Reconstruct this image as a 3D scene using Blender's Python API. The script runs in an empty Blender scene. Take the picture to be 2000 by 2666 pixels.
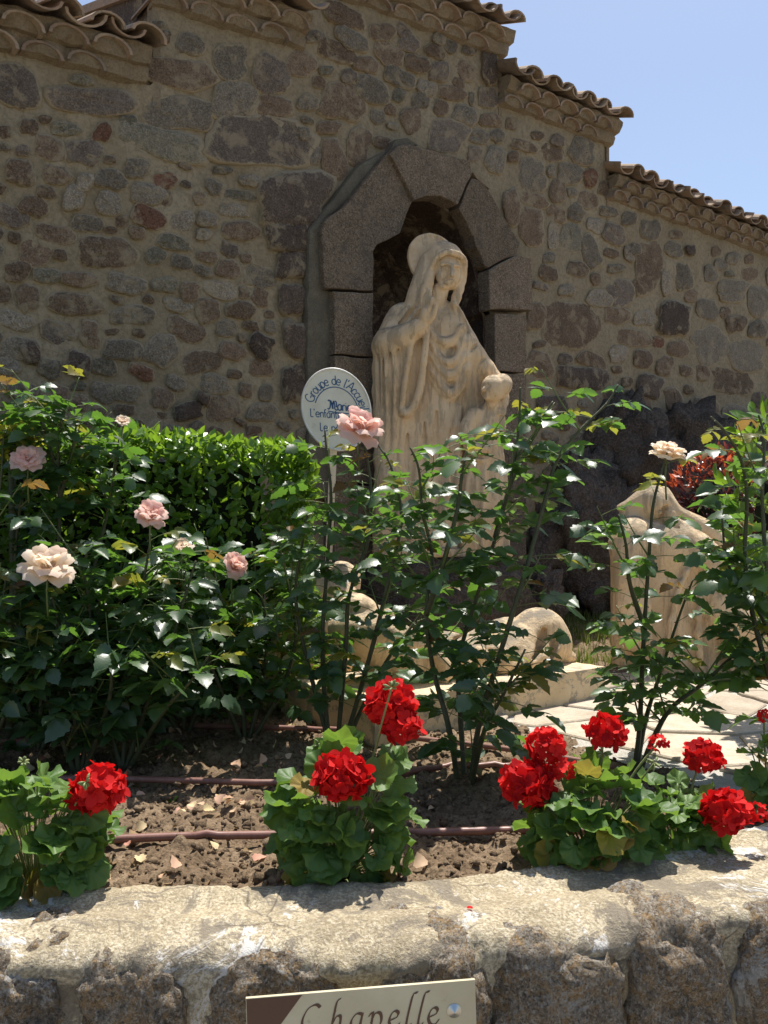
import bpy, bmesh, math, random
import numpy as np
from mathutils import Vector, Matrix, noise

random.seed(7)
rng = np.random.default_rng(7)
scene = bpy.context.scene
C = scene.collection
R = math.radians

# ------------------------------------------------------------ camera, sky, sun, exposure
EYE, FPX = 1.55, 2309.0
cam = bpy.data.cameras.new('camera'); cam_o = bpy.data.objects.new('camera', cam); C.objects.link(cam_o)
cam_o.location = (0, 0, EYE); cam_o.rotation_euler = (R(90), 0, 0)
cam.sensor_fit = 'VERTICAL'; cam.sensor_height = 36; cam.sensor_width = 36; cam.lens = 36 * FPX / 2666
cam.clip_start = 0.05; cam.clip_end = 3000
scene.camera = cam_o

SUN_EL = 70.0
SUN_H = Vector((0.37, 0.93)).normalized()          # towards the sun: behind the chapel, slightly right
world = bpy.data.worlds.new('World'); scene.world = world; world.use_nodes = True
wn = world.node_tree; wn.nodes.clear()
sky = wn.nodes.new('ShaderNodeTexSky'); sky.sky_type = 'NISHITA'; sky.sun_disc = False
sky.sun_elevation = R(SUN_EL); sky.sun_rotation = math.atan2(SUN_H.x, SUN_H.y)
sky.air_density = 1.0; sky.dust_density = 1.6; sky.ozone_density = 1.0
bg = wn.nodes.new('ShaderNodeBackground'); bg.inputs['Strength'].default_value = 0.10
wo = wn.nodes.new('ShaderNodeOutputWorld')
wn.links.new(sky.outputs[0], bg.inputs[0]); wn.links.new(bg.outputs[0], wo.inputs[0])

sun = bpy.data.lights.new('sun', 'SUN'); sun.energy = 4.6; sun.angle = R(0.5); sun.color = (1.0, 0.955, 0.88)
sun_o = bpy.data.objects.new('sun', sun); C.objects.link(sun_o)
sd = Vector((SUN_H.x * math.cos(R(SUN_EL)), SUN_H.y * math.cos(R(SUN_EL)), math.sin(R(SUN_EL))))
sun_o.rotation_euler = sd.to_track_quat('Z', 'Y').to_euler(); sun_o.location = sd * 30

vs = scene.view_settings
vs.view_transform = 'Standard'; vs.look = 'None'; vs.gamma = 1.0; vs.exposure = 0.7
vs.use_curve_mapping = False
scene.cycles.max_bounces = 8; scene.cycles.diffuse_bounces = 4; scene.cycles.transmission_bounces = 4
scene.cycles.use_denoising = True

# ------------------------------------------------------------ photo geometry (points of the place)
def P(px, py, d):                       # point at depth d
    return Vector(((px - 1000) / FPX * d, d, EYE - (py - 1333) / FPX * d))
def G(px, py, z):                       # point on a level plane
    return P(px, py, (EYE - z) * FPX / (py - 1333))
WK, WD = 0.8, 5.4                       # chapel wall: depth = WD + WK * x
WN = Vector((WK, -1, 0)).normalized()   # its outward normal
WU = Vector((1, WK, 0)).normalized()    # along it, to the right
def W(px, py, off=0.0):                 # point on the wall plane
    a = (px - 1000) / FPX
    d = (WN.y * WD + off) / (WN.x * a + WN.y)
    return P(px, py, d)
def WS(s, z, off=0.0):
    return Vector((0, WD, 0)) + WU * s + WN * off + Vector((0, 0, z))
def wall_s(px, off=0.0):
    v = W(px, 1333, off); return (v - Vector((0, WD, EYE)) - WN * off).dot(WU)

# ------------------------------------------------------------ object helpers
WORLD = {}
def place(o, parent=None, M=None):
    M = M or Matrix.Identity(4)
    if o.name not in C.objects: C.objects.link(o)
    if parent is not None:
        o.parent = parent; o.matrix_parent_inverse = WORLD[parent.name].inverted()
    o.matrix_basis = M; WORLD[o.name] = M
    return o
def tag(o, label=None, cat=None, group=None, kind=None):
    if label: o['label'] = label
    if cat: o['category'] = cat
    if group: o['group'] = group
    if kind: o['kind'] = kind
    return o
def thing(name, loc, label, cat, group=None):
    o = bpy.data.objects.new(name, None); o.empty_display_size = 0.1
    place(o, None, Matrix.Translation(Vector(loc)))
    return tag(o, label, cat, group)
def mesh(name, V, F, mat=None, smooth=True, attr=None):
    me = bpy.data.meshes.new(name)
    V = np.asarray(V, dtype=np.float32)
    if isinstance(F, np.ndarray):
        nf, k = F.shape
        me.vertices.add(len(V)); me.vertices.foreach_set('co', V.ravel())
        me.loops.add(nf * k); me.loops.foreach_set('vertex_index', F.astype(np.int32).ravel())
        me.polygons.add(nf); me.polygons.foreach_set('loop_start', np.arange(0, nf * k, k, dtype=np.int32))
        try: me.polygons.foreach_set('loop_total', np.full(nf, k, dtype=np.int32))
        except Exception: pass
        me.update(calc_edges=True)
    else:
        me.from_pydata([tuple(map(float, v)) for v in V], [], F)
    if smooth: me.polygons.foreach_set('use_smooth', np.ones(len(me.polygons), dtype=bool))
    if attr is not None:
        a = me.attributes.new('tint', 'FLOAT', 'POINT'); a.data.foreach_set('value', np.asarray(attr, dtype=np.float32))
    if mat: me.materials.append(mat)
    me.update()
    return me
def obj(name, me, parent=None, M=None):
    return place(bpy.data.objects.new(name, me), parent, M)
def bm_mesh(name, bm, mat, smooth=False):
    me = bpy.data.meshes.new(name); bm.normal_update(); bm.to_mesh(me); bm.free()
    if smooth: me.polygons.foreach_set('use_smooth', np.ones(len(me.polygons), dtype=bool))
    me.materials.append(mat); return me
def fbm(v, sc, oct=4, H=0.8):
    return noise.fractal(Vector(v) * sc, H, 2.0, oct)
def grid_faces(nu, nv):
    i = np.arange(nu - 1)[:, None] * nv + np.arange(nv - 1)[None, :]
    i = i.ravel(); return np.stack([i, i + nv, i + nv + 1, i + 1], 1)
def tube(pts, rad, seg=8, cap=True):
    pts = [Vector(p) for p in pts]; n = len(pts); V = []; F = []
    rad = [rad] * n if isinstance(rad, (int, float)) else rad
    up = Vector((0.13, 0.31, 0.94))
    for i, p in enumerate(pts):
        t = (pts[min(i + 1, n - 1)] - pts[max(i - 1, 0)])
        t = t.normalized() if t.length > 1e-9 else Vector((0, 0, 1))
        a = t.cross(up)
        if a.length < 0.05: a = t.cross(Vector((1, 0, 0)))
        a.normalize(); b = t.cross(a)
        for k in range(seg):
            an = 2 * math.pi * k / seg
            V.append(p + (a * math.cos(an) + b * math.sin(an)) * rad[i])
    for i in range(n - 1):
        for k in range(seg):
            F.append((i * seg + k, i * seg + (k + 1) % seg, (i + 1) * seg + (k + 1) % seg, (i + 1) * seg + k))
    if cap:
        F.append(tuple(range(seg))[::-1]); F.append(tuple((n - 1) * seg + k for k in range(seg)))
    return V, F
def join(parts):
    V = []; F = []
    for v, f in parts:
        o = len(V); V += list(v); F += [tuple(i + o for i in q) for q in f]
    return V, F
def smooth_path(pts, n=6):
    pts = [Vector(p) for p in pts]; out = []
    for i in range(len(pts) - 1):
        p0 = pts[max(i - 1, 0)]; p1 = pts[i]; p2 = pts[i + 1]; p3 = pts[min(i + 2, len(pts) - 1)]
        for j in range(n):
            t = j / n
            out.append(0.5 * ((2 * p1) + (p2 - p0) * t + (2 * p0 - 5 * p1 + 4 * p2 - p3) * t * t + (3 * p1 - p0 - 3 * p2 + p3) * t ** 3))
    out.append(pts[-1]); return out

# ------------------------------------------------------------ materials
class NT:
    def __init__(s, name):
        s.m = bpy.data.materials.new(name); s.m.use_nodes = True; s.t = s.m.node_tree; s.t.nodes.clear()
        s.out = s.n('ShaderNodeOutputMaterial'); s.b = s.n('ShaderNodeBsdfPrincipled')
        s.l(s.b.outputs[0], s.out.inputs['Surface'])
    def n(s, ty, **kw):
        x = s.t.nodes.new(ty)
        for k, v in kw.items(): setattr(x, k, v)
        return x
    def l(s, a, b): s.t.links.new(a, b)
    def setb(s, **kw):
        for k, v in kw.items(): s.b.inputs[k.replace('_', ' ')].default_value = v
    def coord(s, kind='Object'):
        return s.n('ShaderNodeTexCoord').outputs[kind]
    def geo(s): return s.n('ShaderNodeNewGeometry')
    def noise(s, vec, scale, detail=5, rough=0.6, dist=0.0):
        x = s.n('ShaderNodeTexNoise'); s.l(vec, x.inputs['Vector'])
        x.inputs['Scale'].default_value = scale; x.inputs['Detail'].default_value = detail
        x.inputs['Roughness'].default_value = rough; x.inputs['Distortion'].default_value = dist
        return x.outputs['Fac']
    def vor(s, vec, scale, feature='F1', out='Distance', rnd=1.0):
        x = s.n('ShaderNodeTexVoronoi'); x.feature = feature; s.l(vec, x.inputs['Vector'])
        x.inputs['Scale'].default_value = scale; x.inputs['Randomness'].default_value = rnd; return x.outputs[out]
    def ramp(s, fac, stops, interp='LINEAR'):
        x = s.n('ShaderNodeValToRGB'); s.l(fac, x.inputs[0]); r = x.color_ramp; r.interpolation = interp
        while len(r.elements) < len(stops): r.elements.new(0.5)
        for e, (p, c) in zip(r.elements, stops):
            e.position = p; e.color = (*c, 1) if not isinstance(c, (int, float)) else (c, c, c, 1)
        return x.outputs[0]
    def mix(s, fac, a, b, mode='MIX'):
        x = s.n('ShaderNodeMix', data_type='RGBA', blend_type=mode)
        for i, v in ((0, fac), (6, a), (7, b)):
            if isinstance(v, (int, float)): x.inputs[i].default_value = v
            elif isinstance(v, tuple): x.inputs[i].default_value = (*v, 1)
            else: s.l(v, x.inputs[i])
        return x.outputs[2]
    def math(s, op, a, b=None, clamp=False):
        x = s.n('ShaderNodeMath', operation=op); x.use_clamp = clamp
        for i, v in ((0, a), (1, b)):
            if v is None: continue
            if isinstance(v, (int, float)): x.inputs[i].default_value = v
            else: s.l(v, x.inputs[i])
        return x.outputs[0]
    def bump(s, h, strength=0.5, dist=0.01, prev=None):
        x = s.n('ShaderNodeBump'); x.inputs['Strength'].default_value = strength; x.inputs['Distance'].default_value = dist
        s.l(h, x.inputs['Height'])
        if prev is not None: s.l(prev, x.inputs['Normal'])
        return x.outputs[0]
    def color(s, c):
        if isinstance(c, tuple): s.b.inputs['Base Color'].default_value = (*c, 1)
        else: s.l(c, s.b.inputs['Base Color'])
    def normal(s, nrm): s.l(nrm, s.b.inputs['Normal'])
    def rand(s):
        a = s.n('ShaderNodeAttribute'); a.attribute_name = 'tint'
        return s.math('FRACT', s.math('ADD', s.n('ShaderNodeObjectInfo').outputs['Random'], a.outputs['Fac']))

def stone_mat(name, c0, c1, c2, speck=0.34, scale=1.0, rough=0.95, bump=0.6, mottle=None, smear=0.6):
    t = NT(name); p = t.geo().outputs['Position']
    big = t.noise(p, 5 * scale, 6, 0.65); fine = t.noise(p, 120 * scale, 3, 0.7); mid = t.noise(p, 28 * scale, 5, 0.7)
    col = t.ramp(t.math('ADD', t.math('MULTIPLY', big, 0.55), t.math('MULTIPLY', mid, 0.45)), [(0.32, c0), (0.5, c1), (0.68, c2)])
    col = t.mix(t.ramp(fine, [(0.47, 0.0), (0.60, speck)]), col, tuple(min(1, x * 1.9 + 0.03) for x in c2))
    col = t.mix(t.ramp(t.noise(p, 75 * scale, 4, 0.75, 0.4), [(0.49, 0.0), (0.60, speck * 1.1)]), col, tuple(x * 0.4 for x in c0))
    if mottle: col = t.mix(t.ramp(t.noise(p, 9 * scale, 6, 0.7), [(0.55, 0.0), (0.66, 0.75)]), col, mottle)
    r = t.n('ShaderNodeObjectInfo').outputs['Random']
    hs = t.n('ShaderNodeHueSaturation'); t.l(col, hs.inputs['Color'])
    t.l(t.math('ADD', t.math('MULTIPLY', r, 0.45), 0.78), hs.inputs['Value'])
    ea = t.n('ShaderNodeAttribute'); ea.attribute_name = 'edge'
    em = t.ramp(t.math('ADD', t.math('MULTIPLY', ea.outputs['Fac'], 0.62), t.math('MULTIPLY', t.math('SUBTRACT', t.noise(p, 34, 6, 0.75), 0.5), 0.9)), [(0.26, 0.0), (0.42, 0.95)])
    sm = t.ramp(t.noise(p, 7.5, 7, 0.72, 0.5), [(0.52, 0.0), (0.60, smear)])
    em = t.math('MAXIMUM', em, sm)
    t.color(t.mix(em, hs.outputs[0], (.31, .254, .168))); t.setb(Roughness=rough)
    t.b.inputs['Specular IOR Level'].default_value = 0.2
    b = t.bump(mid, bump, 0.02); t.normal(t.bump(fine, bump, 0.006, b)); return t.m

M = {}
M['st_brown'] = stone_mat('stone_brown', (.095, .066, .044), (.14, .099, .066), (.195, .143, .098))
M['st_grey'] = stone_mat('stone_grey', (.092, .077, .057), (.142, .119, .088), (.20, .17, .128))
M['st_green'] = stone_mat('stone_green', (.095, .087, .06), (.145, .13, .092), (.20, .18, .135))
M['st_purple'] = stone_mat('stone_purple', (.09, .07, .053), (.132, .104, .08), (.175, .142, .112))
M['st_light'] = stone_mat('stone_light', (.14, .117, .085), (.20, .168, .125), (.28, .245, .19), mottle=(.12, .09, .06))
M['st_red'] = stone_mat('stone_red', (.085, .044, .027), (.125, .064, .04), (.165, .09, .06))
M['st_dark'] = stone_mat('stone_dark', (.055, .040, .03), (.085, .062, .047), (.12, .094, .072))
M['granite'] = stone_mat('granite_dressed', (.115, .085, .055), (.165, .125, .085), (.225, .178, .128), speck=0.5, bump=1.0, mottle=(.12, .10, .075), smear=0.12)
M['rock'] = stone_mat('rock_dark', (.05, .04, .032), (.08, .064, .05), (.125, .103, .082), scale=0.6, bump=1.0, smear=0.0)

def mortar_mat(name, c0, c1, c2, scale=1.0):
    t = NT(name); p = t.geo().outputs['Position']
    a = t.noise(p, 2.2 * scale, 6, 0.6); b = t.noise(p, 40 * scale, 5, 0.75); c = t.noise(p, 230, 2, 0.5)
    col = t.ramp(a, [(0.3, c0), (0.5, c1), (0.7, c2)])
    col = t.mix(t.ramp(b, [(0.38, 0.55), (0.55, 0.0)]), col, tuple(x * 0.6 for x in c0))
    col = t.mix(t.ramp(t.noise(p, 11 * scale, 6, 0.7, 0.3), [(0.52, 0.0), (0.64, 0.55)]), col, tuple(x * 0.66 for x in c1))
    # rain streaks, long in z
    mp = t.n('ShaderNodeMapping'); mp.inputs['Scale'].default_value = (5, 5, 0.7); t.l(p, mp.inputs['Vector'])
    col = t.mix(t.ramp(t.noise(mp.outputs[0], 1.3, 5, 0.6), [(0.52, 0.0), (0.75, 0.35)]), col, tuple(x * 0.7 for x in c0))
    t.color(col); t.setb(Roughness=0.97); t.b.inputs['Specular IOR Level'].default_value = 0.15
    t.normal(t.bump(c, 0.6, 0.005, t.bump(b, 0.8, 0.018))); return t.m
M['mortar'] = mortar_mat('mortar_beige', (.275, .222, .142), (.33, .27, .178), (.385, .32, .216))
M['mortar_grey'] = mortar_mat('mortar_grey', (.14, .123, .09), (.19, .168, .122), (.25, .222, .165), 3.0)
M['mortar_genoise'] = mortar_mat('mortar_eaves', (.25, .192, .122), (.30, .236, .155), (.35, .28, .192), 2.0)

def tile_mat():
    t = NT('clay_tile'); p = t.geo().outputs['Position']
    n = t.noise(p, 14, 6, 0.7); f = t.noise(p, 130, 3, 0.6)
    col = t.ramp(n, [(0.3, (.17, .125, .085)), (0.5, (.28, .20, .135)), (0.7, (.38, .29, .205))])
    rn = t.n('ShaderNodeObjectInfo').outputs['Random']
    col = t.mix(0.55, col, t.ramp(rn, [(0.0, (.16, .135, .105)), (0.35, (.30, .19, .115)), (0.6, (.38, .29, .20)), (0.85, (.22, .135, .09)), (1.0, (.12, .105, .085))]))
    col = t.mix(t.ramp(t.noise(p, 22, 6, 0.75), [(0.52, 0.0), (0.6, 0.6)]), col, (.13, .12, .095))
    t.color(col); t.setb(Roughness=0.9); t.normal(t.bump(f, 0.5, 0.004)); return t.m
M['tile'] = tile_mat()

# ------------------------------------------------------------ ground far and wide
SOIL_Z, PAVE_Z, TOP_Z = 0.70, 0.715, 0.75
def ground_mat():
    t = NT('ground_plaza'); p = t.geo().outputs['Position']
    col = t.ramp(t.noise(p, 3, 6, 0.6), [(0.3, (.17, .145, .11)), (0.7, (.25, .215, .165))])
    t.color(col); t.setb(Roughness=0.95); t.normal(t.bump(t.noise(p, 30, 4, 0.6), 0.4, 0.01)); return t.m
M['ground'] = ground_mat()
s = 400.0
tag(obj('ground', mesh('ground', [(-s, -s, 0), (s, -s, 0), (s, s, 0), (-s, s, 0)], [(0, 1, 2, 3)], M['ground'], False)), kind='structure')

# ------------------------------------------------------------ chapel
chapel = thing('chapel', (0, WD, 0), 'rubble stone chapel with stepped clay tile eaves behind the statue', 'chapel')
# sections: photo x range, line of the underside of the eaves (x0,y0)-(x1,y1)
SECT = [  # px0, px1, eave line
    (-330, 402, (38, 128), (320, 186)),
    (402, 797, (618, 66), (776, 107)),
    (797, 1305, (1032, 40), (1301, 124)),
    (1305, 1585, (1325, 268), (1567, 357)),
    (1585, 2330, (1585, 506), (1990, 651)),
]
sect = []
for px0, px1, a, b in SECT:
    A, B = W(*a, 0.06), W(*b, 0.06)
    sa, sb = (A - Vector((0, WD, 0))).dot(WU), (B - Vector((0, WD, 0))).dot(WU)
    s0, s1 = wall_s(px0), wall_s(px1)
    sl = (B.z - A.z) / (sb - sa) * 0.6
    zm = (A.z + B.z) / 2; sm = (sa + sb) / 2
    sect.append((s0, s1, lambda q, zm=zm, sm=sm, sl=sl: zm + sl * (q - sm)))
def wall_top(q):
    for s0, s1, f in sect:
        if s0 <= q <= s1: return f(q)
    return sect[0][2](q) if q < sect[0][0] else sect[-1][2](q)

OPEN = [(974, 1470), (974, 760), (974, 656), (984, 636), (1012, 622), (1040, 608), (1049, 588), (1060, 556), (1078, 527),
        (1110, 510), (1150, 511), (1190, 533), (1216, 576), (1241, 640), (1262, 690), (1273, 740), (1277, 803), (1288, 815), (1291, 970), (1293, 1470)]
def in_poly(x, y, poly):
    c = False; j = len(poly) - 1
    for i in range(len(poly)):
        xi, yi = poly[i]; xj, yj = poly[j]
        if (yi > y) != (yj > y) and x < (xj - xi) * (y - yi) / (yj - yi) + xi: c = not c
        j = i
    return c
PROUD = 0.11
open_s = []
for q in OPEN:
    v = W(*q, PROUD); open_s.append(((v - Vector((0, WD, 0)) - WN * PROUD).dot(WU), v.z))
cx_o = sum(a for a, b in open_s) / len(open_s); cz_o = sum(b for a, b in open_s) / len(open_s)
hole = [(cx_o + (a - cx_o) * 1.2, cz_o + (b - cz_o) * 1.06) for a, b in open_s]

# front skin of the wall: relief grid with the niche cut out
V = []; F = []; idx = {}
ds, dz = 0.045, 0.045
S0, S1 = sect[0][0], sect[-1][1]
ns = int((S1 - S0) / ds)
for i in range(ns + 1):
    q = S0 + i * ds
    # keep columns on the section steps
    for s0, s1, f in sect:
        if abs(q - s1) < ds / 2: q = s1
    top = wall_top(q + 1e-4)
    nz = 110
    for j in range(nz + 1):
        z = min(-0.02 + (5.27 / nz) * j, top)
        v = WS(q, z)
        o = 0.016 * fbm(v, 1.7) + 0.010 * fbm(v, 7.0)
        idx[i, j] = len(V); V.append(WS(q, z, o))
for i in range(ns):
    qa = S0 + (i + 0.5) * ds
    topc = wall_top(qa)
    for j in range(110):
        z0 = -0.02 + (5.27 / 110) * j
        if z0 >= topc: continue
        if in_poly(qa, z0 + 0.0225, hole): continue
        F.append((idx[i, j], idx[i + 1, j], idx[i + 1, j + 1], idx[i, j + 1]))
wall = obj('wall', mesh('wall', V, F, M['mortar']), chapel)

# solid bodies behind the skin, one per section, so that the stepped ends have thickness
def box_ws(s0, s1, z0, z1, o0, o1, z0b=None, z1b=None):
    z0b = z0 if z0b is None else z0b; z1b = z1 if z1b is None else z1b
    v = [WS(s0, z0, o0), WS(s1, z0b, o0), WS(s1, z0b, o1), WS(s0, z0, o1), WS(s0, z1, o0), WS(s1, z1b, o0), WS(s1, z1b, o1), WS(s0, z1, o1)]
    f = [(0, 1, 2, 3), (4, 7, 6, 5), (0, 4, 5, 1), (1, 5, 6, 2), (2, 6, 7, 3), (3, 7, 4, 0)]
    return v, f
def fix_normals(V, F):
    bm = bmesh.new(); vs_ = [bm.verts.new(v) for v in V]
    for f in F:
        try: bm.faces.new([vs_[i] for i in f])
        except ValueError: pass
    bmesh.ops.recalc_face_normals(bm, faces=bm.faces[:]); return bm
for k, (s0, s1, f) in enumerate(sect):
    if k == 2:      # the section with the niche is hollow round it
        pieces = [(s0 + .004, min(a for a, b in hole) - .02, -0.02), (max(a for a, b in hole) + .02, s1 - .004, -0.02), (s0 + .006, s1 - .006, -1.0)]
    else:
        pieces = [(s0 + .004, s1 - .004, -0.02)]
        if k == 1: pieces = [(s0 + .004, min(s1, min(a for a, b in hole) - .02) - .004, -0.02)]
    for a, b, o in pieces:
        if b <= a: continue
        v, q = box_ws(a, b, 0.2, f(a) + .1, -4.3, o, None, f(b) + .1)
        dp = 4.3
        if k == 1:
            for i_ in (0, 1, 4, 5): v[i_] += WN * -4.5
            dp = 8.8
        v[4].z += (dp - .1) * 0.30; v[5].z += (dp - .1) * 0.30
        obj('wall_core', bm_mesh('wall_core', fix_normals(v, q), M['st_dark'] if k in (1,) else M['mortar']), chapel)
# masonry above the niche opening
zt = max(b for a, b in hole) + 0.02
v, q = box_ws(min(a for a, b in hole) - .05, max(a for a, b in hole) + .05, zt, sect[2][2](0) + .1, -1.0, -0.021)
obj('wall_core', bm_mesh('wall_core', fix_normals(v, q), M['mortar']), chapel)
# mortared corner faces of the stepped ends
for k, side in ((2, 1), (3, 1)):
    s0, s1, f = sect[k]
    zl = sect[k + 1][2](s1) - 0.3
    v, q = box_ws(s1 - 0.02, s1 + 0.012, zl, f(s1) + .1, -1.2, -0.004)
    obj('corner_render', bm_mesh('corner_render', fix_normals(v, q), M['mortar_genoise']), chapel)
s0, s1, f = sect[1]
v, q = box_ws(s0 - 0.012, s0 + 0.03, sect[0][2](s0) - .1, f(s0) + .4, -0.06, 0.008)
obj('corner_render', bm_mesh('corner_render', fix_normals(v, q), M['mortar_genoise']), chapel)

# --- stones of the wall: centre x, y, width, height, turn (deg), kind, all as they sit in the wall
ST = """38 225 125 110 20 p;240 262 215 72 4 p;212 208 58 30 10 g;471 192 172 80 6 b;468 295 172 85 5 y;419 371 215 75 14 g;680 368 245 128 8 p;
600 161 88 82 0 y;706 195 100 95 10 p;610 259 108 95 10 y;716 277 78 58 10 b;895 265 105 98 8 b;497 116 68 58 15 y;784 168 75 62 25 b;802 268 58 38 10 y;
856 332 62 32 3 b;793 347 30 30 0 y;877 134 95 52 18 b;917 102 92 50 30 y;895 40 120 48 22 b;955 168 58 42 20 b;970 235 90 62 20 y;910 199 38 38 30 p;
850 183 38 24 5 g;935 378 62 90 15 b;870 415 58 110 -10 b;820 405 36 48 10 y;768 520 170 138 3 d;756 615 112 84 0 d;764 690 78 72 0 d;762 780 66 82 0 d;
772 885 62 92 0 d;770 1000 60 100 0 d;130 387 75 58 12 b;220 397 85 64 12 p;268 344 42 50 20 r;77 330 45 42 0 b;60 392 36 30 0 p;53 449 70 65 0 b;148 457 66 50 0 b;
172 336 75 34 0 g;222 474 40 52 15 l;290 468 78 52 20 y;357 437 58 52 10 y;431 470 54 44 -15 r;385 505 84 58 10 l;284 530 68 58 10 l;434 516 26 42 10 b;89 537 72 52 25 b;
122 500 45 30 5 b;192 515 55 60 10 l;33 563 80 56 15 p;387 565 82 58 25 r;476 576 56 56 20 l;520 517 36 30 0 b;558 488 44 36 20 y;579 443 48 24 5 y;627 508 74 26 3 g;
607 549 74 30 5 l;627 601 90 52 3 b;540 572 54 34 10 l;531 610 36 34 15 l;358 606 42 30 5 b;454 632 92 34 12 g;598 651 46 36 20 p;280 659 138 82 0 b;90 660 72 78 0 b;
145 609 95 46 10 b;229 582 75 42 10 y;405 666 52 42 10 g;475 684 52 36 8 y;541 669 50 30 12 b;530 707 48 28 15 y;595 701 56 52 20 b;678 722 78 56 10 y;330 740 92 50 12 l;
430 741 64 42 5 g;494 758 48 46 0 b;575 755 90 44 8 w;196 793 138 54 2 b;73 775 60 66 -5 b;206 728 88 40 5 b;45 706 62 52 0 b;122 718 66 40 8 g;12 765 34 50 0 b;
349 821 102 50 5 y;465 795 70 38 12 l;540 808 66 58 -10 b;628 808 74 46 10 b;677 775 42 42 15 b;637 762 28 32 0 b;42 836 88 46 18 l;152 866 92 54 5 p;234 871 50 66 5 b;
485 860 92 56 25 b;322 912 94 54 5 y;420 912 76 84 25 y;605 915 66 44 20 b;680 901 62 58 25 d;680 957 64 40 5 b;525 942 104 56 -2 b;590 856 48 46 10 y;630 881 22 22 0 b;
704 852 30 30 0 l;50 910 100 58 5 y;272 955 62 48 10 y;368 968 62 38 25 r;560 1000 78 46 5 y;640 1016 34 36 15 b;694 1023 34 45 0 y;612 974 33 24 10 b;459 998 46 36 25 y;
531 1037 34 32 20 d;683 1073 72 44 5 y;580 1062 88 60 -10 b;424 1037 50 56 10 b;492 1070 76 42 -8 d;205 950 60 66 20 d;272 1022 62 54 20 y;333 1025 62 44 10 y;80 918 44 62 -20 d;
24 954 50 44 0 l;130 960 60 50 10 y;140 1030 70 50 0 b;60 1020 70 44 8 y;200 1050 60 40 5 b;
996 83 64 46 10 b;1052 82 46 28 35 p;1066 113 56 40 30 p;1143 100 32 32 30 y;1175 123 34 32 20 y;1135 133 58 32 20 b;1222 130 34 28 15 p;1012 140 80 52 32 b;1088 166 62 44 15 b;
1146 186 46 56 10 p;1213 185 54 44 30 b;1041 202 84 42 22 y;1195 216 34 26 15 b;1112 228 46 38 20 l;1178 242 68 38 5 b;1041 247 36 36 35 g;1097 264 48 40 25 y;1149 281 36 44 15 b;
1212 300 58 48 20 y;1228 257 16 36 5 y;1072 312 50 66 -20 b;1165 353 94 84 15 p;985 305 40 34 0 y;1017 286 32 26 25 b;1278 313 52 36 10 b;1246 356 50 38 10 y;1296 354 34 34 40 y;
1236 400 34 42 15 p;1290 417 56 60 20 l;1272 254 46 54 0 p;1276 176 42 84 0 d;996 371 50 30 5 b;1333 323 28 30 0 b;1366 380 62 28 12 b;1438 398 62 40 15 b;1516 395 70 66 10 y;
1453 366 38 28 20 p;1386 458 70 80 0 y;1485 453 60 60 5 y;1453 500 44 56 10 b;1436 446 20 30 0 l;1338 408 28 28 0 b;1531 522 48 46 15 b;1490 501 24 24 0 y;1538 463 34 52 -10 r;
1502 555 46 42 35 y;1450 557 50 34 30 b;1393 522 68 36 25 b;1385 591 68 96 5 b;1333 540 40 100 -8 b;1441 616 30 60 5 l;1488 620 58 76 10 g;1539 657 44 84 -20 y;1550 587 40 38 20 l;
1600 610 54 50 15 p;1586 552 44 26 5 y;1639 569 40 32 10 y;1695 599 48 50 5 y;1689 695 60 142 3 b;1735 733 28 60 0 l;1781 722 42 70 0 y;1755 650 44 40 25 y;1618 764 62 70 -25 p;
1429 712 48 38 15 b;1505 701 50 40 10 b;1606 699 44 24 0 y;1552 727 28 30 0 b;1430 671 32 28 0 y;1562 777 60 44 8 l;1607 822 60 44 0 b;1488 846 132 124 5 b;1396 822 48 74 5 b;
1652 880 86 40 3 b;1756 829 80 80 5 d;1679 828 48 40 0 l;1850 900 82 100 -25 y;1842 806 52 52 0 y;1944 926 96 76 10 y;1975 787 50 80 5 y;1767 908 50 42 0 b;1610 922 44 40 0 l;
1675 935 46 52 5 b;1731 953 44 48 10 b;1788 966 32 28 0 b;1830 971 34 44 0 b;1907 995 104 62 5 b;1693 1005 66 54 20 d;1755 1040 40 62 -10 b;1406 950 70 62 10 b;1520 985 120 60 5 d;
1542 938 70 40 20 b;1795 1015 28 22 0 b;1677 1060 44 54 0 b;1716 891 26 30 0 r;1890 815 30 30 0 b;1980 1042 40 48 0 p;1908 757 76 50 5 y;1953 713 40 34 5 b;1852 714 34 48 0 y;
1910 672 38 32 0 l;1800 652 24 26 0 d;1865 655 24 30 0 b;1878 690 32 30 0 y;1952 675 24 24 0 b;1918 842 50 42 0 b;1976 857 48 44 0 y;1655 650 34 30 0 y;1660 745 30 34 0 b;1475 755 40 30 0 l;
1840 1060 60 44 5 b;1910 1075 54 40 0 y;1600 1080 60 40 0 d;1440 1060 80 60 0 d;1800 770 36 30 0 b;1640 660 26 40 0 l;1725 810 28 26 0 b;2020 720 50 60 0 y;2030 960 60 60 0 b;
-40 300 60 60 0 b;-30 420 60 50 0 y;-40 540 60 60 0 b;-30 660 70 60 0 y;-35 820 60 50 0 b"""
KIND = dict(p='st_purple', g='st_green', b='st_brown', y='st_grey', l='st_light', r='st_red', d='st_dark', w='st_light')
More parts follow.
